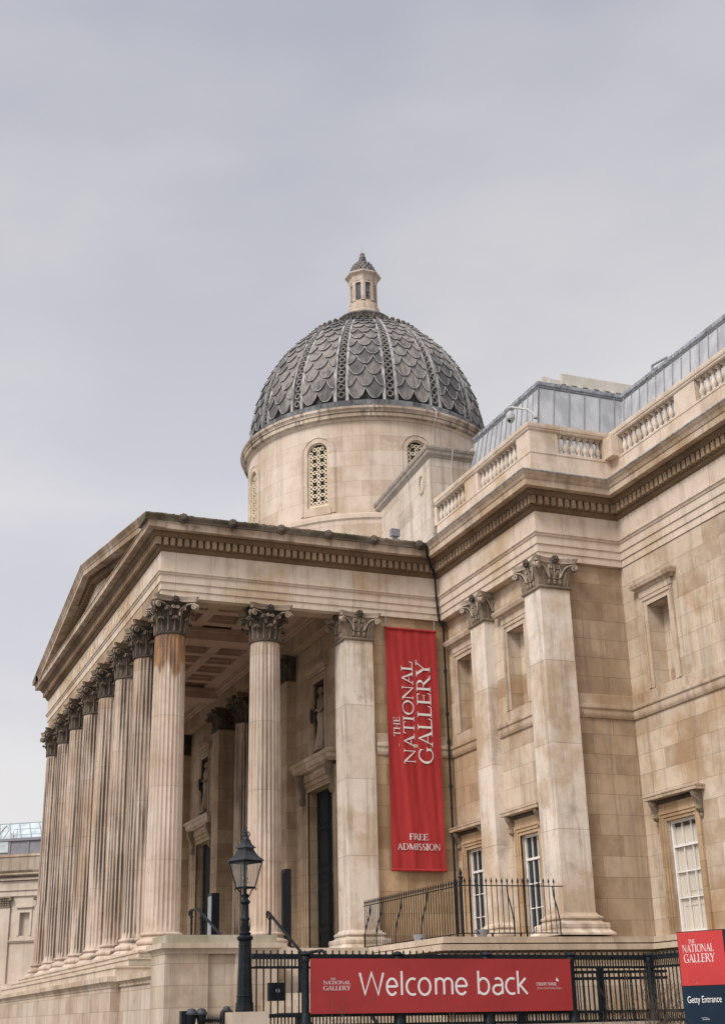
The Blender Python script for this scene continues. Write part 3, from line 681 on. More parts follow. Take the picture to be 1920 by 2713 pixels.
# ------------------------------------------------------------------ pediment
m = MB(); ap = 16.08; x0, x1, xm = XW - .746, XE + .746, BX
def rz(x): return 13.66 + (ap - .25 - 13.66) * (1 - abs(x - xm) / (x1 - xm))
RAKE = [(.0, -.24), (.605, -.24), (.612, -.23), (.612, -.03), (.635, -.015), (.64, .01), (.65, .04), (.67, .08), (.715, .15), (.742, .20), (.752, .205), (.752, .25), (0, .29)]
rows = [[(x, -XE - o, rz(x) + dz) for o, dz in RAKE] for x in (x0 + .125, xm, x1 - .125)]
m.grid(rows); m.f.append(tuple(range(len(RAKE)))); m.f.append(tuple(2 * len(RAKE) + j for j in reversed(range(len(RAKE)))))
m.build('raking_cornice', S_CORN, gal)
dd = MB()
for i in range(96):
    x = x0 + 1.9 + (x1 - x0 - 3.8) * i / 95; z = rz(x) - .26
    if z - .34 > 13.72: dd.box(x - .075, x + .075, -XE - .25, -XE - .02, z - .30, z - .06)
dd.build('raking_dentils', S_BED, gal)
rb = MB(); prof = [(0, -.62), (.06, -.60), (.10, -.54), (.12, -.53), (.12, -.30), (.30, -.29), (.36, -.245), (0, -.245)]
rows = [[(x, -XE - o, max(rz(x) + dz, 13.70)) for o, dz in prof] for x in (x0 + .7, xm, x1 - .7)]
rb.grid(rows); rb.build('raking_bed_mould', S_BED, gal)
t = MB(); t.prism([(x0 + .75, 13.68), (x1 - .75, 13.68), (xm, ap - .45)], lambda a, b, h: (a, h, b), -XE - .01, -XE + .4); t.build('tympanum', S_WALL, gal)
rf = MB(); rows = [[(x, y, rz(x) + .22) for y in (-XE - .70, 10.2)] for x in (x0 + .06, xm, x1 - .06)]
rf.grid(rows); rows = [[(x, y, 13.7) for y in (-XE + .5, 10.2)] for x in (x0 + .03, xm, x1 - .03)]; rf.grid(rows); rf.build('roof', LEAD, gal)

# ------------------------------------------------------------------ attic block and dome
at = MB()
at.prism([(-9.6, 10.73), (.36, 10.0), (.36, 20), (-9.6, 20)], lambda a, b, h: (a, b, h), 13.2, 17.86)
att = at.build('attic', S_ATTIC, gal)
c = MB(); c.sweep([(-9.6, 10.73), (.36, 10.0), (.36, 20)], [(-.3, 17.865), (.03, 17.865), (.05, 17.92), (.12, 17.96), (.15, 18.0), (.15, 18.10), (.21, 18.14), (.24, 18.22), (.24, 18.28), (-.3, 18.33)]); c.box(-7.5, .2, 10.7, 19.9, 17.87, 18.3)
c.build('coping', S_COPE, att)
wr = MB()
for i in range(22):
    a = 2 * math.pi * i / 22; wr.ball((-.62 + .25 * math.cos(a), 10.05, 17.10 + .38 * math.sin(a)), (.06, .05, .08), 6, 4)
wr.build('wreath', S_TRIM, att, 60)
cx, cyy = DOME
dome = empty('dome', (cx, cyy, 0), gal)
WH, WZ0, WZS = .50, 18.40, 20.98
dr = MB(); dr.lathe([(6.15, 13), (6.15, 17.50), (6.22, 17.56), (6.22, 17.74), (6.0, 17.86), (5.83, 17.90), (5.83, 18.0), (5.80, 18.02)], 128, cap=False)
dr.lathe([(5.80, 22.30), (5.84, 22.33), (5.86, 22.40), (5.90, 22.43)], 128, cap=False)
def dp(a, z, r=5.80): return (r * math.cos(a), r * math.sin(a), z)
wa = WH / 5.8
for k in range(8):
    c0 = k * math.pi / 4
    aa = [c0 + wa + (math.pi / 4 - 2 * wa) * i / 16 for i in range(17)]
    dr.grid([[dp(a, 18.02) for a in aa], [dp(a, 22.30) for a in aa]])
    ww = [c0 - wa + 2 * wa * i / 16 for i in range(17)]
    dr.grid([[dp(a, 18.02) for a in ww], [dp(a, WZ0) for a in ww]])
    dr.grid([[dp(a, WZS + math.sqrt(max(0, WH * WH - ((a - c0) * 5.8) ** 2))) for a in ww], [dp(a, 22.30) for a in ww]])
drum = dr.build('drum', S_DRUM, dome, 30)
co = MB(); co.lathe([(5.7, 22.432), (5.90, 22.432), (5.92, 22.46), (6.04, 22.47), (6.05, 22.61), (6.02, 22.62), (6.02, 22.645), (6.09, 22.655), (6.11, 22.72), (6.13, 22.735), (6.13, 22.76), (6.18, 22.80), (6.18, 22.91), (5.9, 22.97)], 128, cap=False); co.build('cornice', S_RING, dome, 30)
ld = MB(); ld.lathe([(6.0, 22.945), (5.94, 22.975), (5.94, 23.10), (5.82, 23.15), (5.82, 23.36), (5.60, 23.42)], 128, cap=False); ld.build('lead_step', S_LEADS, dome, 30)
DZ, DH, DRR, DE = 23.36, 6.72, 5.60, 1.1
def dpt(a, t, off=0):                   # t angle 0..pi/2 up the dome
    c = max(.002, math.cos(t)); r = DRR * c ** DE; z = DZ + DH * math.sin(t)
    nr, nz = DH * c, DRR * DE * c ** (DE - 1) * math.sin(t); l = math.hypot(nr, nz)
    return ((r + off * nr / l) * math.cos(a), (r + off * nr / l) * math.sin(a), z + off * nz / l)
sh = MB(); sh.grid([[dpt(2 * math.pi * j / 128, 1.46 * i / 40) for j in range(128)] for i in range(41)], True); shell = sh.build('shell', S_SCALED, dome, 40)
# panels of overlapping scales between sixteen ribs
ROWS = []; t = .012
k = 0
while t < 1.30:
    hgt = .150 * (.45 + .55 * math.cos(t)); ROWS.append((t, hgt)); t += hgt * .62; k += 1
scl = MB(); edg = MB(); half = math.pi / 16
def scale_leaf(a0, aw, t0, hh, lo, hi):
    nu, nv = 10, 6; P = []
    for i in range(nv + 1):
        q = i / nv; row = []
        for j in range(nu + 1):
            s = -1 + 2 * j / nu
            low = (1 - math.sqrt(max(0, 1 - s * s * .98))) * .22 + .40 * s * s           # rounded lower edge
            tt = t0 + hh * (low + (1.45 - low) * q)
            off = .16 * (1 - q) * (1 - .25 * s * s) + .02 + (.035 if j == nu // 2 else 0) * (1 - .5 * q)
            a = a0 + s * aw; a = min(max(a, lo), hi)
            row.append(dpt(a, tt, off))
        P.append(row)
    b = len(scl.v); scl.grid(P)
    edg.tube([Vector(p) for p in P[0]], .020 * max(.5, math.cos(t0)), 4)
    low = [dpt(min(max(a0 + (-1 + 2 * j / nu) * aw, lo), hi), t0 + hh * ((1 - math.sqrt(max(0, 1 - (-1 + 2 * j / nu) ** 2 * .98))) * .22 + .40 * (-1 + 2 * j / nu) ** 2) + .002, .005) for j in range(nu + 1)]
    scl.grid([P[0], low])
for p in range(16):
    ac = p * math.pi / 8
    for k, (t0, hh) in enumerate(ROWS):
        w = half - .42 / (5.6 * math.cos(t0) + .3) if True else 0
        w = half * .72; lo, hi = ac - w, ac + w
        xs_ = (-.5, .5) if k % 2 == 0 else (-1, 0, 1)
        for s in xs_: scale_leaf(ac + s * w, w * .5, t0, hh, lo, hi)
scales = scl.build('scales', S_SCALE, shell, 40); edg.build('scale_edges', S_RIB, scales, 60)
st = MB(); ch = MB()
for p in range(16):
    ac = (p + .5) * math.pi / 8
    for s in (-1, 1):
        P = []
        for i in range(33):
            t = 1.34 * i / 32; a1, a2 = ac + s * half * .185, ac + s * half * .315
            P.append([dpt(a1, t, .0), dpt(a1, t, .13), dpt(a2, t, .13), dpt(a2, t, 0)])
        st.grid(P)
    t = .03
    while t < 1.22:
        w = half * .155; rr_ = w * 5.6 * math.cos(t)                       # ring radius in metres
        dt = rr_ / 6.4
        n = 14; rows = []
        for i in range(n):
            an = 2 * math.pi * i / n; ring = []
            for q in range(5):
                b = 2 * math.pi * q / 5; rad = 1 - .22 + .22 * math.cos(b)
                ring.append(dpt(ac + w * rad * math.cos(an), t + dt * (1 + rad * math.sin(an)), .06 + .04 * math.sin(b)))
            rows.append(ring)
        rows.append(rows[0]); ch.grid(rows, True)
        # interlacing bar to the next ring
        ch.tube([dpt(ac - w * .95, t + dt * 1.3, .07), dpt(ac - w * .3, t + dt * 2.0, .09), dpt(ac + w * .95, t + dt * 2.9, .07)], .028 * max(.35, math.cos(t)), 4)
        t += dt * 2.25
ribs = st.build('rib', S_RIB, shell, 30); ch.build('guilloche', stone('guilloche stone', pale=(.27, .25, .235), tan=(.15, .14, .135), mode='plain', soot=.5), ribs, 50)
cr = MB()
for i in range(56):
    a = 2 * math.pi * i / 56; b = len(cr.v); cr.ball((0, 0, 0), (.17, .12, .15), 8, 5); cr.xf(Matrix.Translation(dpt(a, 1.02, .16)) @ Matrix.Rotation(a, 4, 'Z'), b)
cr.build('crest_beads', S_CAP, shell, 50)
co = MB(); co.lathe([(1.9, 29.65), (1.62, 29.86), (1.45, 29.94), (1.30, 30.02), (1.20, 30.14), (1.20, 30.22), (1.28, 30.34), (1.34, 30.40), (1.34, 30.47), (1.30, 30.50), (.8, 30.54)], 48)
for i in range(40):
    a = 2 * math.pi * i / 40; b = len(co.v); co.tube([(1.36, 0, 29.98), (1.24, 0, 30.16), (1.32, 0, 30.36)], .05, 5); co.xf(Matrix.Rotation(a, 4, 'Z'), b)
co.build('collar', S_SCALE, shell, 40)
# lantern, octagonal with faces on the axes
la = MB(); A8 = math.pi / 8; k8 = 1 / math.cos(A8)
la.lathe([(r * k8, z) for r, z in ((.80, 30.5), (.80, 30.86), (.76, 30.92), (.74, 31.22), (.68, 31.25), (.655, 31.40), (.655, 31.46))], 8, a0=A8, cap=False)
la.lathe([(r * k8, z) for r, z in ((.66, 32.62), (.68, 32.72), (.70, 32.86), (.72, 32.92), (.86, 33.03), (.87, 33.10), (.66, 33.20))], 8, a0=A8)
for p in range(8):
    b = len(la.v)
    for s in (-1, 1): la.box(.47, .655, s * .21 - .062, s * .21 + .062, 31.40, 32.65)
    la.box(.5, .64, -.15, .15, 31.40, 31.50); la.box(.5, .64, -.15, .15, 32.52, 32.65)
    la.xf(Matrix.Rotation(p * math.pi / 4, 4, 'Z'), b)
lant = la.build('lantern', S_DRUM, dome)
for p in range(8):
    lg = MB()
    for i in range(4):
        for j in range(10): lg.tube([(.545, -.11 + .0733 * i + .034 * math.cos(q * .785), 31.56 + .1 * j + .045 * math.sin(q * .785)) for q in range(9)], .012, 4, False)
    lg.xf(Matrix.Rotation(p * math.pi / 4, 4, 'Z')); lg.build('lattice', LEADL, lant)
li = MB(); li.lathe([(.50 , 31.3), (.50, 32.7)], 8, a0=A8); li.build('dark_core', DARKIN, lant)
lc = MB(); lc.lathe([(.66, 33.18), (.64, 33.35), (.56, 33.58), (.42, 33.80), (.26, 33.96), (.15, 34.02), (.20, 34.06), (.21, 34.14), (.14, 34.19), (.17, 34.24), (.18, 34.31), (.11, 34.39), (.12, 34.43), (.135, 34.49), (.10, 34.56), (.03, 34.6)], 24)
for k, (z, r, n) in enumerate(((33.24, .66, 16), (33.40, .63, 16), (33.55, .57, 16), (33.70, .49, 14), (33.82, .40, 12))):
    for i in range(n):
        a = 2 * math.pi * (i + .5 * (k % 2)) / n; lc.ball((r * math.cos(a), r * math.sin(a), z), (.075, .075, .085), 6, 4)
lc.tube([(0, 0, 34.55), (.02, 0, 34.95)], [.012, .004], 5); lc.build('finial', S_SCALE, lant, 50)
# eight round-headed drum windows with pierced grilles
def arch_pts(hw, z0, zs, n=14): return [(-hw, z0), (hw, z0)] + [(hw * math.cos(math.pi * i / n), zs + hw * math.sin(math.pi * i / n)) for i in range(n + 1)]
def arch_band(mb, hi, ho, z0, zs, x0, x1, n=18):
    def half(h): return [(h, z0)] + [(h * math.cos(math.pi * i / n), zs + h * math.sin(math.pi * i / n)) for i in range(n + 1)] + [(-h, z0)]
    A, B = half(hi), half(ho)
    mb.grid([[(x1, y, z) for y, z in A], [(x1, y, z) for y, z in B]]); mb.grid([[(x0, y, z) for y, z in A], [(x1, y, z) for y, z in A]]); mb.grid([[(x1, y, z) for y, z in B], [(x0, y, z) for y, z in B]])
dwin = empty('drum_window', (0, 0, 0), dome, 0)
def curve(mb): mb.v = [(x * math.cos(y / 5.8), x * math.sin(y / 5.8), z) for x, y, z in mb.v]
f = MB(); arch_band(f, WH, .72, 18.05, WZS, 5.5, 5.83); arch_band(f, .72, .80, 18.05, WZS, 5.5, 5.86); arch_band(f, .80, .86, 18.05, WZS, 5.5, 5.835)
f.box(5.5, 5.87, -.62, .62, 18.0, 18.32); f.box(5.5, 5.835, -.5, .5, 18.32, 18.40); curve(f); f.build('surround', S_DRUM, dwin, 30)
g = MB()
pitch = .185
rows_n = 16
for j in range(rows_n):
    for i in range(5):
        y = (i - 2) * pitch; z = 18.62 + j * pitch
        if (i % 2 == 1) and (j % 2 == 1): continue
        if math.hypot(y, max(0, z - WZS)) > WH - .09: continue
        n = 10; R0, R1 = .105, .052
        g.grid([[(5.70, y + R0 * math.cos(2 * math.pi * q / n), z + R0 * math.sin(2 * math.pi * q / n)) for q in range(n)], [(5.725, y + R0 * .9 * math.cos(2 * math.pi * q / n), z + R0 * .9 * math.sin(2 * math.pi * q / n)) for q in range(n)],
                [(5.725, y + R1 * math.cos(2 * math.pi * q / n), z + R1 * math.sin(2 * math.pi * q / n)) for q in range(n)], [(5.68, y + R1 * math.cos(2 * math.pi * q / n), z + R1 * math.sin(2 * math.pi * q / n)) for q in range(n)]], True)
arch_band(g, WH - .05, WH + .02, 18.40, WZS, 5.66, 5.73)
g.box(5.66, 5.73, -WH, WH, 18.40, 18.53); curve(g); g.build('grille', GRILLE, dwin, 40)
b_ = MB(); b_.prism(arch_pts(WH + .03, 18.38, WZS), lambda a, b, h: (h, a, b), 5.5, 5.60); curve(b_); b_.build('dark_pane', DARKIN, dwin)
for k in range(1, 8): dup(dwin, dome, (0, 0, 0), k * math.pi / 4)
# ------------------------------------------------------------------ balustrade
bal = MB(); BY, BXE, BY2 = 10.06, 8.06, 13.18
PTH = [(.60, BY), (BXE, BY), (BXE, BY2), (32, BY2)]
bal.sweep(PTH, [(-.34, ZCT + .02), (.04, ZCT + .02), (.04, 14.52), (0, 14.54), (0, 14.90), (.02, 14.91), (.02, 14.98), (-.34, 14.98)])
bal.sweep(PTH, [(-.34, 15.72), (.02, 15.72), (.05, 15.76), (.05, 15.80), (.08, 15.83), (.09, 15.90), (.09, 15.97), (-.17, 16.04), (-.43, 15.97), (-.43, 15.80)])
def pier(x0, x1, y0, y1): bal.box(x0, x1, y0, y1, 14.981, 15.719)
pier(3.1, 4.17, BY - .003, BY + .34); pier(7.14, BXE + .003, BY - .003, BY + 1.07); pier(.36, .60, BY + .02, BY + .34)
pier(BXE - .34, BXE + .52, 12.9, BY2 + .3); pier(11.9, 13.0, BY2 - .003, BY2 + .34); pier(16.0, 17.1, BY2 - .003, BY2 + .34); pier(21, 32, BY2 - .003, BY2 + .34)
balo = bal.build('balustrade', S_BAND, gal)
b = MB(); b.box(-.10, .10, -.10, .10, 0, .06); b.lathe([(.085, .06), (.095, .09), (.07, .11), (.06, .13), (.085, .19), (.105, .27), (.10, .34), (.07, .44), (.052, .53), (.055, .58), (.075, .60), (.055, .62), (.065, .65), (.09, .68)], 16); b.box(-.10, .10, -.10, .10, .68, .737)
bt = b.build('baluster', S_PIL, balo, 40, (.85, BY + .17, 14.981))
def run(x0, x1, n, y=None, x=None):
    for i in range(n):
        t = x0 + (x1 - x0) * (i + .5) / n
        if y is not None: dup(bt, balo, (t, y, 14.981))
        else: dup(bt, balo, (x, t, 14.981))
run(.60, 3.1, 8, BY + .17); run(4.17, 7.14, 10, BY + .17); run(11.13, 12.9, 7, x=BXE - .17); run(8.58, 11.9, 11, BY2 + .17); run(13.0, 16.0, 10, BY2 + .17); run(17.1, 21, 13, BY2 + .17)
bt.location = (.76, BY + .17, 14.981)

# ------------------------------------------------------------------ lead mansard roof and skylight
ro = MB(); zt, zb = 18.80, 14.2
T_ = [(.38, 12.0), (5.65, 12.0), (5.65, 15.5), (32, 15.5)]; B_ = [(.38, 10.75), (7.0, 10.75), (7.0, 14.1), (32, 14.1)]
def rp(i, t, s):                        # i run, t along, s up the slope (slightly bell-cast)
    a = Vector(B_[i]).lerp(Vector(B_[i + 1]), t); c = Vector(T_[i]).lerp(Vector(T_[i + 1]), t)
    e = s ** .82; p = a.lerp(c, e); return (p.x, p.y, zb + (zt - zb) * s)
for i in range(3): ro.grid([[rp(i, t / 6, s / 6) for t in range(7)] for s in range(7)])
ro.add([(*p, zt + .02) for p in T_] + [(32, 30, zt + .02), (.38, 30, zt + .02)], [(0, 1, 2, 3, 4, 5)])
roof = ro.build('mansard_roof', LEAD, gal, 30)
sm = MB()
def seam(i, t): sm.tube([Vector(rp(i, t, s / 6)) + Vector((.01, -.01, .01)) for s in range(7)], .022, 5)
for k in range(14): seam(0, k / 13.0)
for k in range(1, 6): seam(1, k / 5.5)
for k in range(40): seam(2, (k + .3) / 40 * .8)
seam(1, 0.0)
for i in range(3): sm.tube([rp(i, 0, .985), rp(i, 1, .985)], .05, 6)
sm.build('seam', LEADSEAM, roof, 40)
rc = MB(); rc.sweep(T_, [(-.15, zt - .02), (.06, zt - .02), (.08, zt + .02), (.08, zt + .14), (-.15, zt + .16)]); rc.build('ridge_flashing', LEADL, roof)
sk = MB()
sk.box(4.55, 4.75, 13.55, 18.6, 19.55, 19.98); sk.box(-6, 4.35, 12.9, 13.0, 19.25, 19.45)
sk.box(4.3, 5.1, 13.1, 18.6, 19.05, 19.22); sk.box(4.35, 4.70, 12.75, 13.05, 19.15, 19.75); sk.box(4.75, 5.05, 12.85, 13.3, 19.1, 19.5)
sky_ = sk.build('skylight', CREAM, gal)
s2 = MB()
for k in range(10): s2.box(4.76, 4.98, 13.7 + k * .48, 13.82 + k * .48, 19.24, 19.52)
s2.build('skylight_bracket', CREAM, sky_)
s3 = MB(); s3.box(4.4, 4.6, 13.5, 18.5, 19.22, 19.6); s3.build('skylight_vent', IRONG, sky_)
vp = MB(); vp.tube([(7.75, 15.5, 18.4), (7.75, 15.5, 19.13), (7.80, 15.5, 19.17), (8.6, 15.55, 19.10)], .05, 8); vp.build('vent_pipe', GREYL, roof, 50)

# drainpipe in the re-entrant corner
pp = MB(); px, py = .50, 10.18
pp.tube([(XE + .70, F1 - .72, 13.9), (XE + .66, F1 - .70, 13.45), (XE + .30, F1 - .30, 12.95), (XE + .16, F1 - .18, 12.75), (XE + .12, F1 - .14, 12.0), (px + .02, py - .18, 11.2), (px, py, 10.9), (px, py, -.48)], .038, 10)
for z in (11.0, 9.2, 7.6, 6.6, 5.0, 3.3, 1.5): pp.tube([(px, py, z), (px, py, z + .12)], .062, 10)
pp.build('drainpipe', IRON, gal, 50)
a = R(8)
for pts in ([(-7.0, 10.35, 18.3), (-6.95, 10.3, 17.8), (-6.9, 10.50, 17.2), (-6.85, 10.51, 15)], [(.39, 10.9, 18.3), (.62, 10.9, 18.2), (.39, 10.9, 17.6), (.39, 10.9, 14.5)],
            [(cx + q * math.cos(a), cyy + q * math.sin(a), z) for q, z in ((5.95, 23.2), (6.2, 22.95), (6.2, 22.6), (5.85, 22.2), (5.83, 18.2))]):
    cb = MB(); cb.tube(pts, .02, 5); cb.build('conductor_cable', CREAM, gal)

# ------------------------------------------------------------------ podium, terrace, steps
pd = MB()
for x_, xe_, y_, za_, zb_2 in ((XW - 1.4, .95, -.95, -.645, FL), (XW - 1.7, .948, -1.25, -.885, -.65), (XW - 2.1, .946, -1.65, -1.195, -.89)):
    pd.box(x_, xe_, y_, 10.9, zb_2 - .06, zb_2); pd.box(x_ + .03, xe_ - .03, y_ + .035, 10.9, za_, zb_2 - .061)
pd.build('step', S_STEP, gal)
ms = MB(); ms.box(.921, .928, -.88, 2.2, -.64, -.52); ms.box(.919, .926, -1.2, -.2, -.88, -.72); ms.build('mossy_step_end', S_MOSS, gal)
co = MB(); PP = [(-.3, -1.53), (.02, -1.53), (.03, -1.47), (.07, -1.40), (.13, -1.355), (.15, -1.35), (.15, -1.20), (-.3, -1.198)]
co.sweep([(XW - 2.4, 3), (XW - 2.4, -1.75), (.95, -1.75), (.95, -1.45), (5.9, -1.45)], PP); co.box(-24, 5.88, -1.5, 2.2, -1.5, -1.199)
co.build('podium_cornice', S_TRIM, gal)
pw = MB(); pw.box(XW - 2.4, .95, -1.75, 8, GZ, -1.532); pw.box(.951, 5.9, -1.45, 2.2, GZ, -1.533); pw.build('podium', S_PAVE, gal)
fl = MB(); fl.box(.96, 2.9, 2.25, 5.9, -1.2, -.50); fl.box(.96, 5.86, -.2, 2.24, -1.198, -.52); fl.build('landing', S_STEP, gal)
# pedestal of the stair
pe = MB(); X0, X2, Ya, Yb = 5.87, 7.4, -1.66, 1.46
pe.box(X0, X2, Ya, -.48, GZ, -.865); pe.box(X0, X2 - .10, -.48, .27, GZ, -.865); pe.box(X0, X2, .27, Yb, GZ, -.865)
ped = pe.build('pedestal', S_PAVE, gal)
pc = MB(); PQ = [(-.3, -.86), (.01, -.86), (.02, -.81), (.05, -.76), (.10, -.725), (.13, -.72), (.13, -.59), (-.3, -.585)]
pc.sweep([(X0, Yb), (X0, Ya), (X2, Ya), (X2, Yb), (X0, Yb)], PQ, closed=False, caps=False); pc.box(X0 + .1, X2 - .1, Ya + .1, Yb - .1, -.85, -.587); pc.build('pedestal_cornice', S_STEP, ped)
pt = MB(); pt.box(X0 - .05, X2 - .02, Ya + .02, Yb - .02, -.583, -.38); pt.build('pedestal_cap', S_MOSS, ped)
# terrace east of the portico
te = MB(); tg = MB()
for za, zb, ex in ((-.665, -.50, 8.47), (-.865, -.705, 8.60)):
    te.box(.3, ex, 5.92 - (ex - 8.47), 10.6, za, zb); te.box(7.2, ex - .004, 10.6, 13.4, za, zb - .002); te.box(ex + .001, 32, 12.75 - (ex - 8.47), 13.4, za, zb - .003)
for za, zb in ((-.704, -.666), (-.93, -.866)): tg.box(.3, 8.40, 5.99, 13.3, za, zb); tg.box(8.401, 32, 12.83, 13.4, za, zb - .001)
te.build('terrace_edge', S_STEP, gal); tg.build('terrace_shadow_groove', S_BED, gal)  # recessed strips in dark bed stone paint the shadow under each slab
tw = MB(); tw.box(.3, 8.42, 5.96, 13.4, GZ, -.932); tw.box(8.43, 32, 12.82, 13.5, GZ, -.934); tw.box(.3, 8.47, 5.90, 13.4, -2.55, -2.35); tw.build('terrace_wall', S_WALL, gal)
# stair flights towards the square
sf = MB()
n1 = 7
for i in range(n1): sf.box(2.9 + i * .33, 2.9 + (i + 1) * .33, 2.245, 5.9, GZ, -.50 - .172 * (i + 1))
xl, zl = 2.9 + n1 * .33, -.50 - .172 * n1
sf.box(xl, xl + 2.0, 1.47, 5.9, GZ, zl - .172)
for i in range(13): sf.box(xl + 2 + i * .33, xl + 2 + (i + 1) * .33, 1.0, 5.9, GZ, zl - .172 * (i + 2))
sf.build('stair', S_STEP, gal)

# ------------------------------------------------------------------ lettering (cap height 1, drawn as outlines)
TH, TN = .118, .044
def q_(*p): return list(p)
def rc_(x0, y0, x1, y1): return [(x0, y0), (x1, y0), (x1, y1), (x0, y1)]
def arc_(cx, cy, rx, ry, a0, a1, wt, wn, n=22):
    out = []
    for i in range(n):
        ps = []
        for k in (i, i + 1):
            a = R(a0 + (a1 - a0) * k / n); c, s = math.cos(a), math.sin(a)
            ps.append(((cx + rx * c, cy + ry * s), (cx + (rx - wt) * c, cy + (ry - wn) * s)))
        out.append([ps[0][0], ps[1][0], ps[1][1], ps[0][1]])
    return out
def stem(x, w=TH, y0=0, y1=1, serif=.10, top=True, bot=True):
    o = [rc_(x, y0 + .035, x + w, y1 - .035)]
    if bot: o.append([(x - serif, y0), (x + w + serif, y0), (x + w + serif * .6, y0 + .035), (x - serif * .6, y0 + .035)])
    if top: o.append([(x - serif * .6, y1 - .035), (x + w + serif * .6, y1 - .035), (x + w + serif, y1), (x - serif, y1)])
    return o
def ser(x0, x1, y): return [rc_(x0, y, x1, y + .035)]
GLYPH = {
 'T': (.78, [*stem(.325, y1=.985, top=False), rc_(.05, .95, .325, 1), rc_(.325, .951, .46, 1), rc_(.46, .95, .73, 1), [(.02, .78), (.06, .78), (.09, .95), (.03, .98)], [(.72, .78), (.76, .78), (.75, .98), (.69, .95)]]),
 'H': (.92, [*stem(.12), *stem(.67), rc_(.255, .48, .67, .53)]),
 'E': (.70, [*stem(.10), rc_(.235, .952, .58, 1), rc_(.235, 0, .60, .048), rc_(.235, .49, .50, .54), [(.56, .82), (.60, .82), (.60, .998), (.545, .95)], [(.58, .05), (.60, .002), (.66, .20), (.62, .20)], rc_(.50, .42, .53, .61)]),
 'N': (.92, [*stem(.11, TN, serif=.07, top=False), *stem(.74, TN, serif=.09, bot=False), [(.02, 1), (.17, 1), (.80, 0), (.74, -.02)], rc_(-.03, .965, .03, 1)]),
 'A': (.86, [[(.10, .035), (.15, .035), (.44, .86), (.40, .99)], [(.40, .99), (.45, 1.01), (.80, .035), (.645, .035)], rc_(.235, .31, .56, .355), *ser(.02, .26, 0), *ser(.55, .90, 0)]),
 'I': (.36, stem(.11)),
 'O': (.96, arc_(.48, .5, .45, .52, 0, 360, TH, TN, 40)),
 'L': (.66, [*stem(.10), rc_(.235, 0, .56, .048), [(.54, .05), (.58, .002), (.64, .24), (.60, .24)]]),
 'G': (.92, [*arc_(.49, .5, .45, .52, 48, 325, TH, TN, 34), *stem(.71, .12, 0.08, .45, .08, bot=False), [(.74, .72), (.78, .72), (.80, .98), (.76, .92)]]),
 'R': (.82, [*stem(.10), *arc_(.33, .745, .30, .255, -90, 90, TH, TN, 18), rc_(.235, .95, .34, 1), rc_(.235, .49, .36, .54), [(.34, .51), (.47, .52), (.86, .0), (.70, .0)], *ser(.72, .92, -.01)]),
 'Y': (.84, [*stem(.345, y1=.45, top=False), [(.345, .45), (.48, .45), (.22, .965), (.06, .965)], [(.44, .46), (.48, .44), (.76, .965), (.70, .965)], *ser(-.02, .32, .965), *ser(.60, .88, .965)]),
 'F': (.64, [*stem(.10), rc_(.235, .952, .56, 1), rc_(.235, .49, .48, .54), [(.54, .80), (.58, .80), (.58, .998), (.52, .95)], rc_(.48, .42, .51, .61)]),
 'D': (.92, [*stem(.10), *arc_(.38, .5, .48, .50, -90, 90, TH, TN, 24), rc_(.235, .95, .39, 1), rc_(.235, 0, .39, .05)]),
 'M': (1.08, [*stem(.11, TN, serif=.08, top=False), *stem(.83, TH, serif=.09, top=False), [(.04, 1), (.20, 1), (.55, .12), (.48, 0)], [(.48, 0), (.53, .04), (.88, 1), (.83, 1)], rc_(.80, .965, 1.0, 1)]),
 'S': (.58, [*arc_(.29, .745, .22, .27, 40, 250, .09, .06, 18), *arc_(.29, .255, .24, .27, 70, -140, .09, .06, 18), [(.14, .62), (.20, .70), (.46, .36), (.40, .30)]]),
 'C': (.86, [*arc_(.49, .5, .45, .52, 48, 312, TH, TN, 34), [(.74, .72), (.78, .72), (.80, .98), (.76, .92)]]),
 'U': (.88, [*stem(.10, y0=.3, bot=False), *stem(.70, TN, .3, 1, .09, bot=False), *arc_(.425, .34, .325, .36, 180, 360, .10, .06, 18)]),
 ' ': (.35, []),
}
def tri_area(p): return sum(p[i][0] * p[(i + 1) % len(p)][1] - p[(i + 1) % len(p)][0] * p[i][1] for i in range(len(p))) / 2
def text_width(t): return sum(GLYPH[c][0] for c in t)
def serif_text(mb, t, org, ux, uy, nrm, width, height, depth=.012):
    # letters run along ux from org over width, cap height along uy
    W = text_width(t) - .06; x = 0; org, ux, uy, nrm = map(Vector, (org, ux, uy, nrm)); j = 0
    for c in t:
        adv, polys = GLYPH[c]
        for p in polys:
            if tri_area(p) < 0: p = p[::-1]
            j += 1; h = depth + (j % 9) * depth * .035
            mb.prism(p, lambda a, b, hh: org + ux * ((x + a) / W * width) + uy * (b * height) + nrm * hh, .0005, h)
        x += adv
def stroke(mb, pts, w, fn, closed=False, h=1.0):
    n = len(pts); L_, R_ = [], []
    for i in range(n):
        p = Vector(pts[i]); a = Vector(pts[i - 1]) if (i > 0 or closed) else None; b = Vector(pts[(i + 1) % n]) if (i < n - 1 or closed) else None
        ns = []
        if a is not None: d = (p - a).normalized(); ns.append(Vector((-d.y, d.x)))
        if b is not None: d = (b - p).normalized(); ns.append(Vector((-d.y, d.x)))
        m = ns[0] if len(ns) == 1 else (ns[0] + ns[1]) / max(.35, 1 + ns[0].dot(ns[1]))
        L_.append(p + m * w / 2); R_.append(p - m * w / 2)
    if closed: L_.append(L_[0]); R_.append(R_[0])
    mb.grid([[fn(p.x, p.y, h) for p in R_], [fn(p.x, p.y, h) for p in L_]])
    mb.grid([[fn(p.x, p.y, .1) for p in R_], [fn(p.x, p.y, h) for p in R_]]); mb.grid([[fn(p.x, p.y, h) for p in L_], [fn(p.x, p.y, .1) for p in L_]])
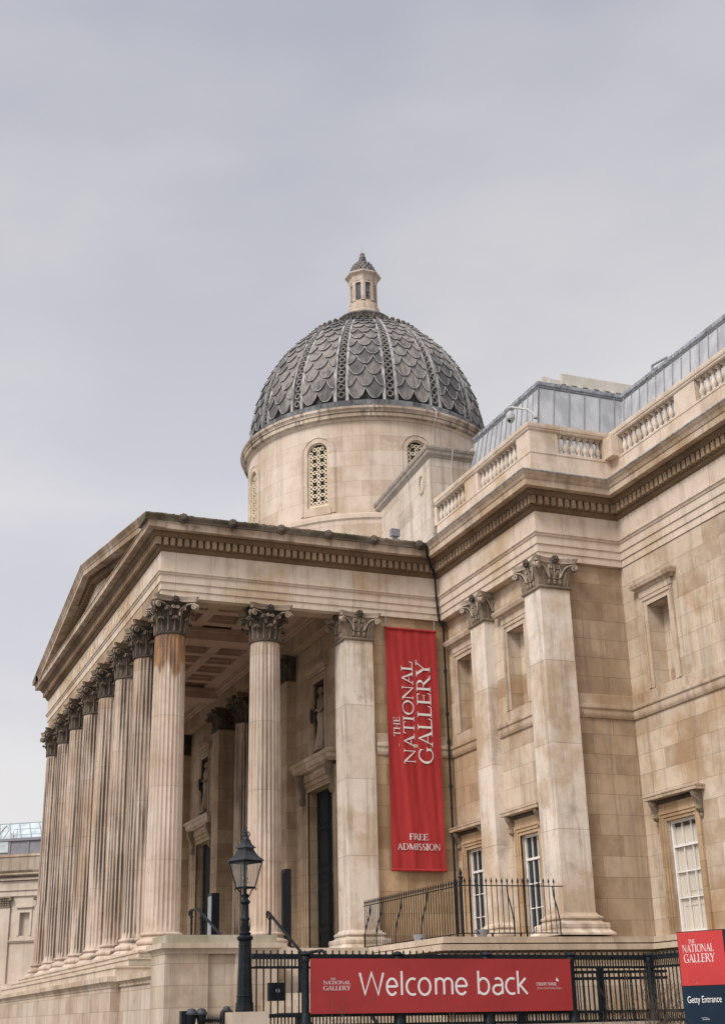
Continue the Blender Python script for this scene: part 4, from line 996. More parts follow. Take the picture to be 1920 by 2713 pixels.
def ell(cx, cy, rx, ry, a0, a1, n=20): return [(cx + rx * math.cos(R(a0 + (a1 - a0) * i / n)), cy + ry * math.sin(R(a0 + (a1 - a0) * i / n))) for i in range(n + 1)]
# light humanist sans, x height .70 of the capital W, unit = capital height
def sans_letters():
    X, rx = .70, .20
    def o(x, r=.27): return [(ell(x + r, .36, r, .37, 0, 360, 28)[:-1], True)]
    return {'W': (1.00, [([(0, .98), (.20, .03), (.46, .98), (.72, .03), (.93, .98)], False)]),
     'e': (.56, [([(.03, .37), (.50, .37)] , False), (ell(.27, .36, .25, .36, 0, 320, 26), False)]),
     'l': (.20, [([(.08, -.01), (.08, 1.06)], False)]),
     'c': (.47, [(ell(.28, .36, .26, .36, 62, 298, 22), False)]),
     'o': (.63, o(.02)),
     'm': (.95, [([(.06, 0), (.06, .73)], False), (ell(.25, .50, .19, .22, 180, 0, 12) + [(.44, 0)], False), (ell(.63, .50, .19, .22, 180, 0, 12) + [(.82, 0)], False)]),
     'b': (.60, [([(.06, 0), (.06, 1.06)], False), (ell(.28, .36, .24, .36, 140, -140, 24), False)]),
     'a': (.52, [([(.42, 0), (.42, .50)] + ell(.24, .50, .18, .22, 0, 130, 10), False), (ell(.22, .20, .19, .21, 60, 300, 16) + [(.40, .12)], False), ([(.28, .40), (.42, .43)], False)]),
     'k': (.50, [([(.06, 0), (.06, 1.06)], False), ([(.09, .37), (.40, .72)], False), ([(.14, .42), (.46, -.01)], False)]),
     ' ': (.35, [])}
def sans_text(parent, name, body, org, ux, uy, nrm, width, mat, height=None, depth=.006):
    cu = bpy.data.curves.new('t', 'FONT'); cu.body = body; cu.size = 1; cu.extrude = .0
    o = bpy.data.objects.new('t', cu); sc.collection.objects.link(o)
    me = bpy.data.meshes.new_from_object(o.evaluated_get(bpy.context.evaluated_depsgraph_get()))
    bpy.data.objects.remove(o); bpy.data.curves.remove(cu)
    xs = [v.co.x for v in me.vertices]; x0, x1 = min(xs), max(xs); k = width / (x1 - x0); ky = (height / .73) if height else k
    org, ux, uy, nrm = map(Vector, (org, ux, uy, nrm))
    for v in me.vertices: v.co = org + ux * ((v.co.x - x0) * k) + uy * (v.co.y * ky) + nrm * depth
    me.materials.append(mat); q = bpy.data.objects.new(name, me); sc.collection.objects.link(q); q.parent = parent
    return q

# gilt letters on the portico's front frieze
for w_, x_, l_ in (('THE', -18.6, 2.0), ('NATIONAL', -15.9, 5.6), ('GALLERY', -9.6, 5.0)): m = MB(); serif_text(m, w_, (x_, -XE - .001, 12.20), (1, 0, 0), (0, 0, 1), (0, -1, 0), l_, .42, .012); m.build('frieze_lettering', GOLD, gal)

# ------------------------------------------------------------------ tall banner
bn = empty('banner', (.53, 8.8, 2.1)); tag(bn, 'tall red cloth banner with FREE ADMISSION hung beside square pillar', 'banner')
def bl(x, y, z): return (x - .46, y - 8.8, z - 2.1)
def clothx(y, z):
    i = (z - Z0) / (Z1 - Z0) * 60; s = min(1, max(0, (y - Y0) / (Y1 - Y0))); amp = .010 + .016 * (1 - i / 60)
    return .46 + amp * math.sin(s * 17 + .35 * z) * math.sin(s * math.pi) + .006 * math.sin(s * 41 + z * 1.3) - .04 * (1 - abs(2 * s - 1) ** 8) * .5
Y0, Y1, Z0, Z1 = 7.815, 9.845, 2.126, 10.74
P = []
for i in range(61):
    z = Z0 + (Z1 - Z0) * i / 60; row = []
    for j in range(49):
        s = j / 48; y = Y0 + (Y1 - Y0) * s + .02 * math.sin(z * .9) * 0
        amp = .010 + .016 * (1 - i / 60)
        x = .46 + amp * math.sin(s * 17 + .35 * z) * math.sin(s * math.pi) + .006 * math.sin(s * 41 + z * 1.3) - .04 * (1 - abs(2 * s - 1) ** 8) * .5
        row.append(bl(x, y, z))
    P.append(row)
m = MB(); m.grid(P); back = [[(a - .012, b, c) for a, b, c in r] for r in P]; m.grid([r[::-1] for r in back]); m.build('cloth', RED, bn, 60)
for z in (Z0 + .02, Z1 - .02): m = MB(); m.tube([bl(.44, Y0 - .02, z), bl(.44, Y1 + .02, z)], .05, 10); m.build('hem_pole', RED, bn, 50)
for y in (Y0 + .04, Y1 - .05):
    m = MB()
    for k in range(7): m.tube([bl(.45 + .02 * math.cos(q * .785) * (k % 2), y + .025 * math.cos(q * .785) * (1 - k % 2), Z1 + .06 + .058 * k + .04 * math.sin(q * .785)) for q in range(9)], .007, 4, False)
    m.build('chain', GREYL, bn)
m = MB(); m.tube([bl(.45, Y1 - .06, Z0 - .16), bl(.45, Y1 - .06, Z0)], .008, 5); m.build('hook', GREYL, bn)
A = .46
UPZ_, LFT, EST = (0, 0, 1), (0, -1, 0), (1, 0, 0)
for word, y, z, ux, uy, w, h in (('NATIONAL', 8.845, 5.80, UPZ_, LFT, 3.70, .44), ('GALLERY', 9.533, 5.79, UPZ_, LFT, 3.73, .55), ('THE', 8.274, 6.745, UPZ_, LFT, .70, .235), ('FREE', 8.492, 3.16, (0, 1, 0), UPZ_, .71, .215), ('ADMISSION', 8.033, 2.82, (0, 1, 0), UPZ_, 1.63, .22)):
    m = MB(); serif_text(m, word, bl(A, y, z), ux, uy, EST, w, h, .012)
    m.v = [(x + clothx(y_ + 8.8, z_ + 2.1) - .46 + .011, y_, z_) for x, y_, z_ in m.v]; m.build('lettering', WHITE, bn)

# ------------------------------------------------------------------ railing on the terrace
rl = empty('terrace_railing', (8.3, 6.6, -.5)); tag(rl, 'spiked black railing with curved stays along terrace edge below banner', 'railing')
def ll(x, y, z): return (x - 8.3, y - 6.6, z + .5)
AX, AY, CX_, CY_, DX_, DY_ = 1.0, 6.55, 8.30, 6.62, 8.42, 9.60
bars = MB(); tips = 0
def spear(mb, x, y, z0, zt, r=.014):
    mb.tube([ll(x, y, z0), ll(x, y, zt - .17)], r, 6); mb.tube([ll(x, y, zt - .17), ll(x, y, zt - .10), ll(x, y, zt)], [.014, .034, .002], 6)
n1_, n2_ = 41, 18
for i in range(n1_):
    t = (i + .5) / n1_; spear(bars, AX + (CX_ - AX) * t, AY + (CY_ - AY) * t, -.40, 1.10)
for i in range(n2_):
    t = (i + .7) / n2_; spear(bars, CX_ + (DX_ - CX_) * t, CY_ + (DY_ - CY_) * t, -.40, 1.13)
bars.build('bars', IRON, rl, 50)
for z in (-.40, .90):
    m = MB(); m.tube([ll(AX, AY, z), ll(CX_, CY_, z)], .016, 6); m.tube([ll(CX_, CY_, z), ll(DX_, DY_ + .25, z)], .016, 6); m.build('rail', IRON, rl)
m = MB(); m.tube([ll(CX_, CY_, -.50), ll(CX_, CY_, 1.0)], .04, 10); m.lathe([(.04, 0), (.065, .03), (.05, .06), (.05, .10), (.075, .14), (.03, .20), (.05, .25), (.005, .42)], 10, c=ll(CX_, CY_, .98)); m.build('corner_post', IRON, rl, 50)
for x, y, dx, dy in ((1.6, AY, 0, -1), (2.6, AY, 0, -1), (4.1, AY + .03, 0, -1), (6.0, AY + .05, 0, -1), (8.36, 8.05, 1, 0), (8.42, 9.5, 1, 0)):
    m = MB(); m.tube([ll(x, y, .88), ll(x - .0 + dx * .03, y + dy * .03, .62), ll(x + dx * .22 + .12 * abs(dy), y + dy * .22, .2), ll(x + dx * .30 + .16 * abs(dy), y + dy * .30, -.1), ll(x + dx * .30 + .16 * abs(dy), y + dy * .30, -.5)], .022, 6); m.build('stay', IRON, rl, 50)
m = MB()
for t in (.1, .3, .5, .7, .9): m.tube([ll(AX + (CX_ - AX) * t, AY, -.5), ll(AX + (CX_ - AX) * t, AY, -.40)], .03, 8)
for t in (.3, .6): m.tube([ll(CX_ + .03, CY_ + 3 * t, -.5), ll(CX_ + .03, CY_ + 3 * t, -.4)], .03, 8)
m.build('foot', IRON, rl, 50)
for k, (x, y, lb) in enumerate(((8.2, 7.25, 'grey bowl uplighter on terrace below the pilaster window'), (6.0, 6.3, 'small grey bowl uplighter at foot of terrace railing bars'))):
    m = MB(); m.lathe([(.12, 0), (.16, .06), (.205, .18), (.215, .20), (.19, .20), (.14, .08)], 20); o = m.build('uplighter', GREYL, None, 40, (x, y, -.50)); tag(o, lb, 'uplighter', 'uplighters on the terrace')

# ------------------------------------------------------------------ stair handrails
def handrail(loc, pts, posts, label):
    h = empty('handrail', loc); tag(h, label, 'handrail', 'stair handrails')
    L_ = Vector(loc); m = MB(); m.tube([Vector(p) - L_ for p in pts], .042, 8); m.build('rail', IRON, h, 60)
    for (x, y, zt, zb) in posts:
        m = MB(); c = Vector((x, y, zb)) - L_; H = zt - zb
        m.lathe([(.075, 0), (.08, .05), (.055, .09), (.07, .14), (.042, .22), (.038, H * .55), (.034, H * .82), (.055, H * .84), (.055, H * .88), (.03, H * .9), (.045, H)], 12, c=tuple(c)); m.build('post', IRON, h, 50)
    return h
zl_ = zl - .17
handrail((2.9, 2.62, -.5), [(2.83, 2.62, .40), (2.78, 2.62, .50), (2.88, 2.62, .56), (3.0, 2.62, .52), (6.0, 2.62, -.78), (6.15, 2.62, -.81), (7.7, 2.62, -.81), (7.85, 2.62, -.86), (12, 2.62, -2.9)], [(3.08, 2.62, .48, -.5), (7.5, 2.62, -.82, zl_), (5.9, 2.62, -.74, zl_)], 'sloping black handrail between lamp post and gallery door')
handrail((2.0, .42, -.5), [(1.9, .42, .52), (1.85, .42, .60), (1.98, .42, .66), (2.8, .42, .64), (2.95, .42, .60), (4.9, .62, -.30)], [(2.1, .42, .62, -.5), (3.2, .44, .50, -.5)], 'sloping black handrail between corner column and lamp post')

# ------------------------------------------------------------------ notice boards and statues in the portico
def board(loc, label, w=.62, d=.40, h=2.9, mat=WOODL):
    b = empty('notice_board', loc); tag(b, label, 'notice board', 'notice boards in the portico')
    m = MB(); m.box(-w / 2, w / 2, -d / 2, d / 2, 0, .18); m.box(-w / 2, w / 2, -d / 2 + .03, d / 2, .181, h); m.build('case', NAVYD, b)
    m = MB(); m.box(-w / 2 + .05, w / 2 - .05, -d / 2 + .015, -d / 2 + .029, .4, h - .12); m.build('poster', mat, b)
    return b
board((-2.85, 5.1, FL), 'dark notice board stood beside tall gallery door', .55, .26, 2.9, IRON)
board((-12.3, 5.1, FL), 'dark notice board with pale poster left of inner pilaster', .62, .36, 2.9)
def statue(loc, label, turn=0):
    s = empty('statue', loc, None, turn); tag(s, label, 'statue', 'niche statues over the doors')
    m = MB(); P = []
    prof = [(.30, 0, .30, .0), (.29, .25, .28, .02), (.25, .6, .24, .03), (.24, .95, .22, .03), (.27, 1.15, .22, .0), (.24, 1.32, .19, 0), (.20, 1.45, .16, 0), (.24, 1.62, .18, -.01), (.27, 1.78, .17, -.01), (.22, 1.90, .13, 0), (.09, 1.97, .085, 0), (.075, 2.03, .08, 0)]
    for rx, z, ry, dy in prof:
        row = []
        for j in range(48):
            a = 2 * math.pi * j / 48; fold = (1 + .09 * math.sin(a * 11 + z * 1.5) * max(0, 1 - z / 1.5))
            sway = .07 * math.sin(z * 1.7)
            row.append((rx * fold * math.cos(a) + sway, ry * fold * math.sin(a) + dy, z))
        P.append(row)
    m.grid(P, True)
    sw = .07 * math.sin(2.1 * 1.7)
    m.ball((sw - .01, -.02, 2.17), (.105, .125, .155), 14, 10); m.ball((sw - .01, -.14, 2.15), (.022, .035, .03), 6, 4)
    m.tube([(.22, 0, 1.80), (.33, -.05, 1.52), (.26, -.20, 1.32), (.12, -.26, 1.40)], [.075, .06, .05, .04], 8)
    m.tube([(-.20, 0, 1.80), (-.36, -.04, 1.55), (-.44, -.20, 1.40)], [.075, .06, .045], 8)
    for q in range(4): m.tube([(-.44, -.20, 1.40), (-.46 - .01 * q, -.26, 1.38 + .025 * q), (-.45, -.29, 1.36 + .025 * q)], .013, 5)
    for q in range(4): m.tube([(.12, -.26, 1.40), (.05, -.28, 1.385 + .02 * q)], .012, 5)
    m.build('figure', STATUE, s, 60)
    h = MB(); h.ball((sw, .02, 2.22), (.125, .13, .14), 12, 8); h.ball((sw, .13, 2.17), (.07, .07, .08), 8, 6); h.build('hair', STATUE, s, 60)
    d = MB(); d.lathe([(.02, .03), (.16, .05), (.25, .02), (.30, 0), (.31, -.03), (.2, -.04)], 24); d.xf(Matrix.Translation((-.52, -.26, 1.30)) @ Matrix.Rotation(R(90), 4, 'X') @ Matrix.Rotation(R(-20), 4, 'Y')); d.build('shield', STATD, s, 40)
    p = MB(); p.box(-.36, .36, -.30, .28, -.14, .0); p.build('plinth', STATUE, s)
    return s
statue((DC[0] - .08, PW + .14, UPZ[0] + .145), 'draped stone figure with dark round shield over right-hand door')
statue((DC[1] - .08, PW + .14, UPZ[0] + .145), 'draped stone figure in deeper shadow over far left door')

# ------------------------------------------------------------------ camera and floodlight on the parapet
cv = empty('security_camera', (7.9, 10.02, 16.0)); tag(cv, 'white dome security camera on curved arm above balustrade corner', 'camera')
m = MB(); m.tube([(.55, .12, -.02), (.42, .08, .22), (.20, .03, .44), (-.05, -.02, .56), (-.60, -.12, .86), (-.78, -.14, .90)], .035, 10); m.lathe([(.09, -.03), (.09, .02)], 12, c=(.55, .12, 0)); m.build('arm', CAMW, cv, 50)
m = MB(); m.lathe([(.05, .32), (.07, .28), (.13, .23), (.15, .15), (.15, .02), (.14, 0)], 20, c=(-.72, -.13, .44)); m.build('housing', CAMW, cv, 40)
m = MB(); m.ball((-.72, -.13, .44), (.12, .12, .13), 16, 10); m.build('lens_dome', GREYL, cv, 60)
m = MB(); m.ball((-.66, -.22, .36), (.05, .05, .05), 10, 6); m.build('lens', IRON, cv, 60)
fl_ = empty('floodlight', (.95, 8.15, 14.02)); tag(fl_, 'small grey floodlight box on dark portico cornice edge', 'floodlight')
m = MB(); m.box(-.1, .1, -.17, .17, .12, .40); m.build('body', GREYP, fl_); m = MB(); m.box(-.02, .02, -.1, .1, -.1, .125); m.build('bracket', GREYP, fl_)

# ------------------------------------------------------------------ front railings, signs, lamp
FX = 16.65
def zf(y): return -.0088 * (y + 2)
fe = empty('iron_fence', (FX, -1.0, -2.75)); tag(fe, 'tall black iron fence carrying long red sign, cornering right', 'fence')
def fl2(x, y, z): return (x - FX, y + 1.0, z + 2.75)
YE = 7.15; RT, RM, RL, RLL = -1.35, -1.56, -2.47, -2.66
def fence_run(mb, p, q, n, zt=0):
    p, q = Vector(p), Vector(q); d = (q - p); nrm = Vector((d.y, -d.x)).normalized()
    for i in range(n):
        c = p + d * ((i + .5) / n); y = c.y; o = zf(y) + zt
        mb.tube([fl2(c.x, y, -2.72 + o), fl2(c.x, y, RT + o)], .0165, 6)
        c2 = p + d * ((i + 1.0) / n) if i < n - 1 else None
        for z0, z1 in ((RM, RT), (RLL, RL)):
            for k in (0, .5):
                cc = p + d * ((i + .5 + k) / n)
                if (cc - p).length > d.length: continue
                mb.tube([fl2(cc.x, cc.y, z0 + o), fl2(cc.x, cc.y, z1 + o)], .016, 6)
                mb.box(fl2(cc.x, cc.y, 0)[0] - .018, fl2(cc.x, cc.y, 0)[0] + .018, cc.y + 1 - .03, cc.y + 1 + .03, z0 + o + 2.75, z0 + o + 2.78)
                mb.box(fl2(cc.x, cc.y, 0)[0] - .018, fl2(cc.x, cc.y, 0)[0] + .018, cc.y + 1 - .03, cc.y + 1 + .03, z1 + o + 2.72, z1 + o + 2.75)
        mb.lathe([(.016, 0), (.03, .02), (.012, .04), (.025, .06), (.004, .10)], 6, c=fl2(c.x, y, RT + .035 + o))
def fence_rails(mb, p, q):
    for z, h in ((RT, .10), (RM, .042), (RL, .06), (RLL, .05)):
        a = Vector((*p, z + zf(p[1]))); b = Vector((*q, z + zf(q[1]))); t = (b - a).normalized(); s = Vector((t.y, -t.x, 0)) * .035
        vs = [fl2(*(a - s)), fl2(*(a + s)), fl2(*(b + s)), fl2(*(b - s))]
        mb.add([(x, y, z_ - h / 2) for x, y, z_ in vs] + [(x, y, z_ + h / 2) for x, y, z_ in vs], [(0, 3, 2, 1), (4, 5, 6, 7), (0, 1, 5, 4), (1, 2, 6, 5), (2, 3, 7, 6), (3, 0, 4, 7)])
m = MB(); fence_run(m, (FX, -2.1), (FX, -1.06), 7); fence_run(m, (FX, -.92), (FX, 1.0), 13); fence_run(m, (FX, 1.1), (FX, 3.04), 13); fence_run(m, (FX, 3.14), (FX, 5.1), 13); fence_run(m, (FX, 5.2), (FX, YE - .06), 14); m.build('bars', IRON, fe, 50)
m = MB(); fence_rails(m, (FX, -2.12), (FX, YE)); m.build('rail', IRON, fe)
m = MB(); fence_run(m, (FX + .1, YE), (FX + 6, YE + .3), 44); m.build('bars', IRON, fe, 50)
m = MB(); fence_rails(m, (FX, YE), (FX + 6, YE + .3)); m.build('rail', IRON, fe)
for y, w in ((-1.0, .08), (1.04, .08), (3.08, .08), (5.13, .085), (YE, .085)):
    m = MB(); o = zf(y); cc = fl2(FX, y, 0); 
    m.lathe([(.13, -2.75 + o), (.13, -2.60 + o), (.115, -2.58 + o), (.115, -2.48 + o), (.10, -2.46 + o), (w, -2.42 + o), (w, -1.46 + o), (w + .012, -1.45 + o), (w + .012, -1.36 + o), (w, -1.34 + o), (w + .03, -1.315 + o), (w + .03, -1.295 + o), (w - .01, -1.255 + o), (.01, -1.235 + o)], 14, c=(cc[0], cc[1], 2.75)); m.build('post', IRON, fe, 40)
kb = tag(MB().box(FX - .16, FX - .05, -1.75, -1.40, -2.19, -1.845).build('lock_box', IRON), 'square black lock box on fence bars left of red sign', 'lock box')
m = MB(); m.tube([(FX - .052, -1.565, -2.0), (FX - .035, -1.565, -2.0)], .04, 16); m.build('lock_plate', GREYL, kb, 40)
# kerb wall below the fence
tag(MB().box(FX - .25, FX + .25, -1.6, YE + .3, GZ, -2.75).build('plinth_wall', S_PAVE), 'low stone plinth under the tall iron fence', 'wall')
# inner area fence behind
f2 = empty('iron_fence', (13.2, 7.0, -2.9)); tag(f2, 'shorter black fence seen through the bars right of red sign', 'fence')
m = MB()
for i in range(34):
    y = 5.6 + i * .125 - 7.0; m.tube([(0, y, 0), (0, y, 1.30)], .017, 6)
m.build('bars', IRON, f2, 50)
m = MB()
for z in (1.28, 1.13, .12): m.box(-.03, .03, -1.45, 2.9, z - .035, z + .035)
m.build('rail', IRON, f2)
for y in (.95, -1.3): m = MB(); m.lathe([(.09, -1.2), (.085, 1.33), (.11, 1.36), (.04, 1.42)], 12, c=(0, y, 0)); m.build('post', IRON, f2, 40)
m = MB(); m.box(-.15, .15, -1.5, 3, -1.2, -.02); m.build('kerb', S_PAVE, f2)

ws = empty('welcome_sign', (FX + .135, 2.05, -1.952), None); ws.rotation_euler = (R(-.5), 0, 0)
tag(ws, 'long red sign reading Welcome back fixed along black fence', 'sign')
HW, HH = 2.99, .525
m = MB(); m.box(-.012, .012, -HW, HW, -HH, HH); m.build('panel', REDS, ws)
m = MB(); sans = sans_letters(); U = .435; ox = .115 - 2.07; oz = -2.128 + 1.95
def ws_fn(a, b, h): return Vector((.0125 + .004 * h, ox + a, oz + b))
SLOT = [('W', .12, .682), ('e', .715, .985), ('l', 1.046, 1.093), ('c', 1.153, 1.40), ('o', 1.425, 1.735), ('m', 1.815, 2.235), ('e', 2.278, 2.572), ('b', 2.80, 3.09), ('a', 3.14, 3.405), ('c', 3.445, 3.70), ('k', 3.735, 3.995)]
for i, (c, ya, yb) in enumerate(SLOT):
    pl = sans[c][1]; xs_ = [p[0] for s_, cl_ in pl for p in s_]; x0_, x1_ = min(xs_), max(xs_)
    sw_ = .045; k = (yb - ya - sw_) / max(.001, x1_ - x0_) if c != 'l' else 1
    for j, (pts, clo) in enumerate(pl):
        pp_ = [(ya - .115 + sw_ / 2 + (p[0] - x0_) * k, p[1] * U) for p in pts]
        stroke(m, pp_, sw_, ws_fn, clo, h=1 + .12 * j)
m.build('lettering', WHITE, ws)
m = MB()
def wy(y): return y - 2.07
serif_text(m, 'NATIONAL', (.0125, wy(-.644), -1.915 + 1.945), (0, 1, 0), (0, 0, 1), (1, 0, 0), .58, .068, .004)
serif_text(m, 'GALLERY', (.0125, wy(-.649), -2.027 + 1.945), (0, 1, 0), (0, 0, 1), (1, 0, 0), .585, .082, .004)
serif_text(m, 'THE', (.0125, wy(-.492), -1.828 + 1.945), (0, 1, 0), (0, 0, 1), (1, 0, 0), .11, .036, .004)
serif_text(m, 'CREDIT', (.0125, wy(4.20), -1.99 + 1.975), (0, 1, 0), (0, 0, 1), (1, 0, 0), .25, .062, .004)
serif_text(m, 'SUISSE', (.0125, wy(4.475), -1.99 + 1.975), (0, 1, 0), (0, 0, 1), (1, 0, 0), .215, .062, .004)
m.prism([(4.675, .075), (4.70, .15), (4.72, .095)], lambda a, b, h: (h, wy(a), b), .013, .016); m.prism([(4.70, .075), (4.725, .125), (4.75, .06)], lambda a, b, h: (h, wy(a), b), .0131, .0163)
m.build('logo', WHITE, ws)
sans_text(ws, 'small_print', 'Partner of the National Gallery', (.0126, wy(4.21), -.09), (0, 1, 0), (0, 0, 1), (1, 0, 0), .60, simple('pink lettering', (.62, .42, .41), .6), height=.05)

es = empty('entrance_sign', (25.627, 1.8125, GZ), None, math.atan2(.39325, .91943)); tag(es, 'upright red and navy Getty Entrance sign at the right edge', 'sign')
ST = 2.6615
m = MB(); m.box(-.012, .80, 0, .22, 0, ST); m.build('cabinet', NAVYD, es)
m = MB(); m.box(.002, .775, -.012, -.001, ST - .770, ST - .012); m.build('red_panel', REDB, es)
m = MB(); m.box(-.002, .778, -.010, -.001, .15, ST - .782); m.build('navy_panel', NAVY, es)
m = MB(); ux, uy, nn = (1, 0, 0), (0, 0, 1), (0, -1, 0)
serif_text(m, 'THE', (.185, -.0122, ST - .176), ux, uy, nn, .113, .055, .003)
serif_text(m, 'NATIONAL', (.07, -.0122, ST - .300), ux, uy, nn, .53, .108, .003)
serif_text(m, 'GALLERY', (.078, -.0122, ST - .446), ux, uy, nn, .525, .118, .003); m.build('lettering', WHITE, es)
sans_text(es, 'entrance_lettering', 'Getty Entrance', (.072, -.0105, ST - 1.009), ux, uy, nn, .57, WHITE, height=.098)
sans_text(es, 'small_lettering', 'Open daily', (.275, -.0105, ST - 1.238), ux, uy, nn, .10, GREYL, height=.018) if False else None
m = MB(); m.prism([(.245, -.752), (.252, -.735), (.262, -.728), (.258, -.745), (.25, -.755)], lambda a, b, h: (a, -h, ST + b), .0123, .014); m.box(.275, .38, -.0125, -.0105, ST - 1.222, ST - 1.214); m.box(.285, .385, -.0125, -.0105, ST - 1.246, ST - 1.236); m.ball((.395, -.011, ST - 1.238), (.011, .003, .011), 8, 5); m.build('small_mark', GREYL, es)

# lamp post on its stone pier
pr = MB(); pr.box(FX - .30, FX + .30, -2.62, -1.86, GZ, -2.384); tag(pr.build('stone_pier', S_PAVE), 'short stone pier carrying the black lamp post', 'pier')
lp = empty('street_lamp', (FX, -2.27, -2.38)); tag(lp, 'black street lamp with glazed lantern and crown on top', 'street lamp')
m = MB(); A6 = math.pi / 8
m.lathe([(.178, 0), (.178, .06), (.172, .17), (.155, .175), (.155, .29), (.175, .292), (.165, .30)], 8, a0=A6); m.lathe([(.158, .30), (.150, .31), (.125, 1.20), (.128, 1.32), (.125, 1.33)], 8, a0=A6)
for z, r in ((.02, .182), (1.24, .129)): m.lathe([(r, z), (r + .004, z + .01), (r, z + .02)], 8, a0=A6)
m.build('pedestal', IRON, lp)
m = MB(); m.lathe([(.125, 1.33), (.150, 1.345), (.160, 1.37), (.160, 1.40), (.135, 1.425), (.105, 1.44), (.12, 1.46), (.12, 1.48), (.085, 1.50), (.078, 1.72), (.095, 1.73), (.095, 1.76), (.078, 1.78), (.070, 2.03), (.09, 2.05), (.10, 2.08), (.085, 2.11), (.06, 2.13), (.055, 2.19), (.07, 2.21), (.05, 2.24)], 20)
for k in range(8):
    a = k * math.pi / 4; b = len(m.v); m.grid([[(.098 + .02 * t, s * .03 * (1 - t * .8), 1.52 + .20 * t - .0 * s) for s in (-1, 0, 1)] for t in (0, .5, 1)]); m.xf(Matrix.Rotation(a, 4, 'Z'), b)
m.build('column', IRON, lp, 40)
YAW = R(24)
m = MB()
for k in range(4):
    b = len(m.v); m.tube([(.05, 0, 2.16), (.09, 0, 2.22), (.12, 0, 2.30), (.17, 0, 2.345), (.205, 0, 2.35), (.22, 0, 2.325), (.20, 0, 2.31)], .014, 6); m.xf(Matrix.Rotation(k * math.pi / 2 + YAW + math.pi / 4, 4, 'Z'), b)
m.tube([(0, 0, 2.2), (0, 0, 2.36)], .03, 8); m.build('bracket', IRON, lp, 50)
m = MB(); hb, ht, zb_, zt_ = .135, .235, 2.36, 2.86
b = 0
def cr4(h, z): return [(h, -h, z), (h, h, z), (-h, h, z), (-h, -h, z)]
Bc, Tc = cr4(hb, zb_), cr4(ht, zt_)
for p, q in zip(Bc, Tc): m.tube([p, q], .014, 6)
for C4 in (Bc, Tc):
    for i in range(4): m.tube([C4[i], C4[(i + 1) % 4]], .017, 6)
m.box(-hb, hb, -hb, hb, zb_ - .02, zb_ + .012); m.xf(Matrix.Rotation(YAW, 4, 'Z')); lan = m.build('lantern_frame', IRON, lp, 50)
m = MB(); gb = [(x * .97, y * .97, z) for x, y, z in cr4(hb, zb_ + .014)]; gt = [(x * .985, y * .985, z) for x, y, z in cr4(ht, zt_ - .01)]
for i in range(4): m.add([gb[i], gb[(i + 1) % 4], gt[(i + 1) % 4], gt[i]], [(0, 1, 2, 3)])
m.xf(Matrix.Rotation(YAW, 4, 'Z')); m.build('glass', G_CLEAR, lan)
m = MB(); m.tube([(0, 0, 2.37), (0, 0, 2.55)], .02, 8); m.lathe([(.05, 2.52), (.055, 2.54), (.03, 2.58)], 10)
for s in (-1, 1): m.tube([(s * .02, 0, 2.55), (s * .07, 0, 2.60), (s * .065, 0, 2.68), (s * .05, 0, 2.70)], .008, 6); m.tube([(0, s * .02, 2.46), (0, s * .06, 2.46), (0, s * .07, 2.49)], .008, 6)
m.build('burner', simple('brass burner', (.16, .12, .06), .4), lan, 50)
m = MB()
def roofp(s, prof):
    P = []
    for h, z in prof:
        P.append([(x, y, z) for x, y, _ in cr4(h, 0) for _ in (0,)])
    m.grid(P, True)
E4 = [(.268, 2.885), (.254, 2.905), (.208, 2.945), (.163, 3.0), (.131, 3.06), (.112, 3.105)]
roofp(0, [(ht + .005, 2.86), (ht + .012, 2.88)] + E4 + [(.116, 3.115), (.116, 3.135)])
roofp(0, [(.15, 3.142), (.146, 3.15), (.110, 3.185), (.084, 3.225), (.069, 3.27), (.071, 3.28), (.071, 3.30), (.062, 3.31), (.0, 3.315)])
for p in range(4):
    for s in (-.66, -.33, 0, .33, .66, 1):
        b = len(m.v); m.tube([(h + .003, s * h, z + .003) for h, z in E4], .006, 4); m.xf(Matrix.Rotation(p * math.pi / 2, 4, 'Z'), b)
        b = len(m.v); m.tube([(h + .002, s * h, z + .002) for h, z in ((.146, 3.15), (.110, 3.185), (.084, 3.225), (.069, 3.27))], .004, 4); m.xf(Matrix.Rotation(p * math.pi / 2, 4, 'Z'), b)
m.xf(Matrix.Rotation(YAW, 4, 'Z')); m.build('lantern_roof', IRONG, lp)
m = MB(); m.lathe([(.075, 3.312), (.078, 3.33), (.065, 3.345), (.068, 3.37), (.055, 3.375)], 16)
for k in range(8):
    a = k * math.pi / 4; b = len(m.v); m.tube([(.062, 0, 3.37), (.088, 0, 3.42), (.075, 0, 3.46), (.03, 0, 3.475), (.0, 0, 3.455)], .010, 6); m.xf(Matrix.Rotation(a, 4, 'Z'), b)
m.ball((0, 0, 3.40), (.045, .045, .05), 10, 6); m.ball((0, 0, 3.495), .028, 8, 6); m.lathe([(.012, 3.51), (.03, 3.53), (.012, 3.545), (.012, 3.56), (.002, 3.575)], 8); m.build('crown', IRONG, lp, 50)

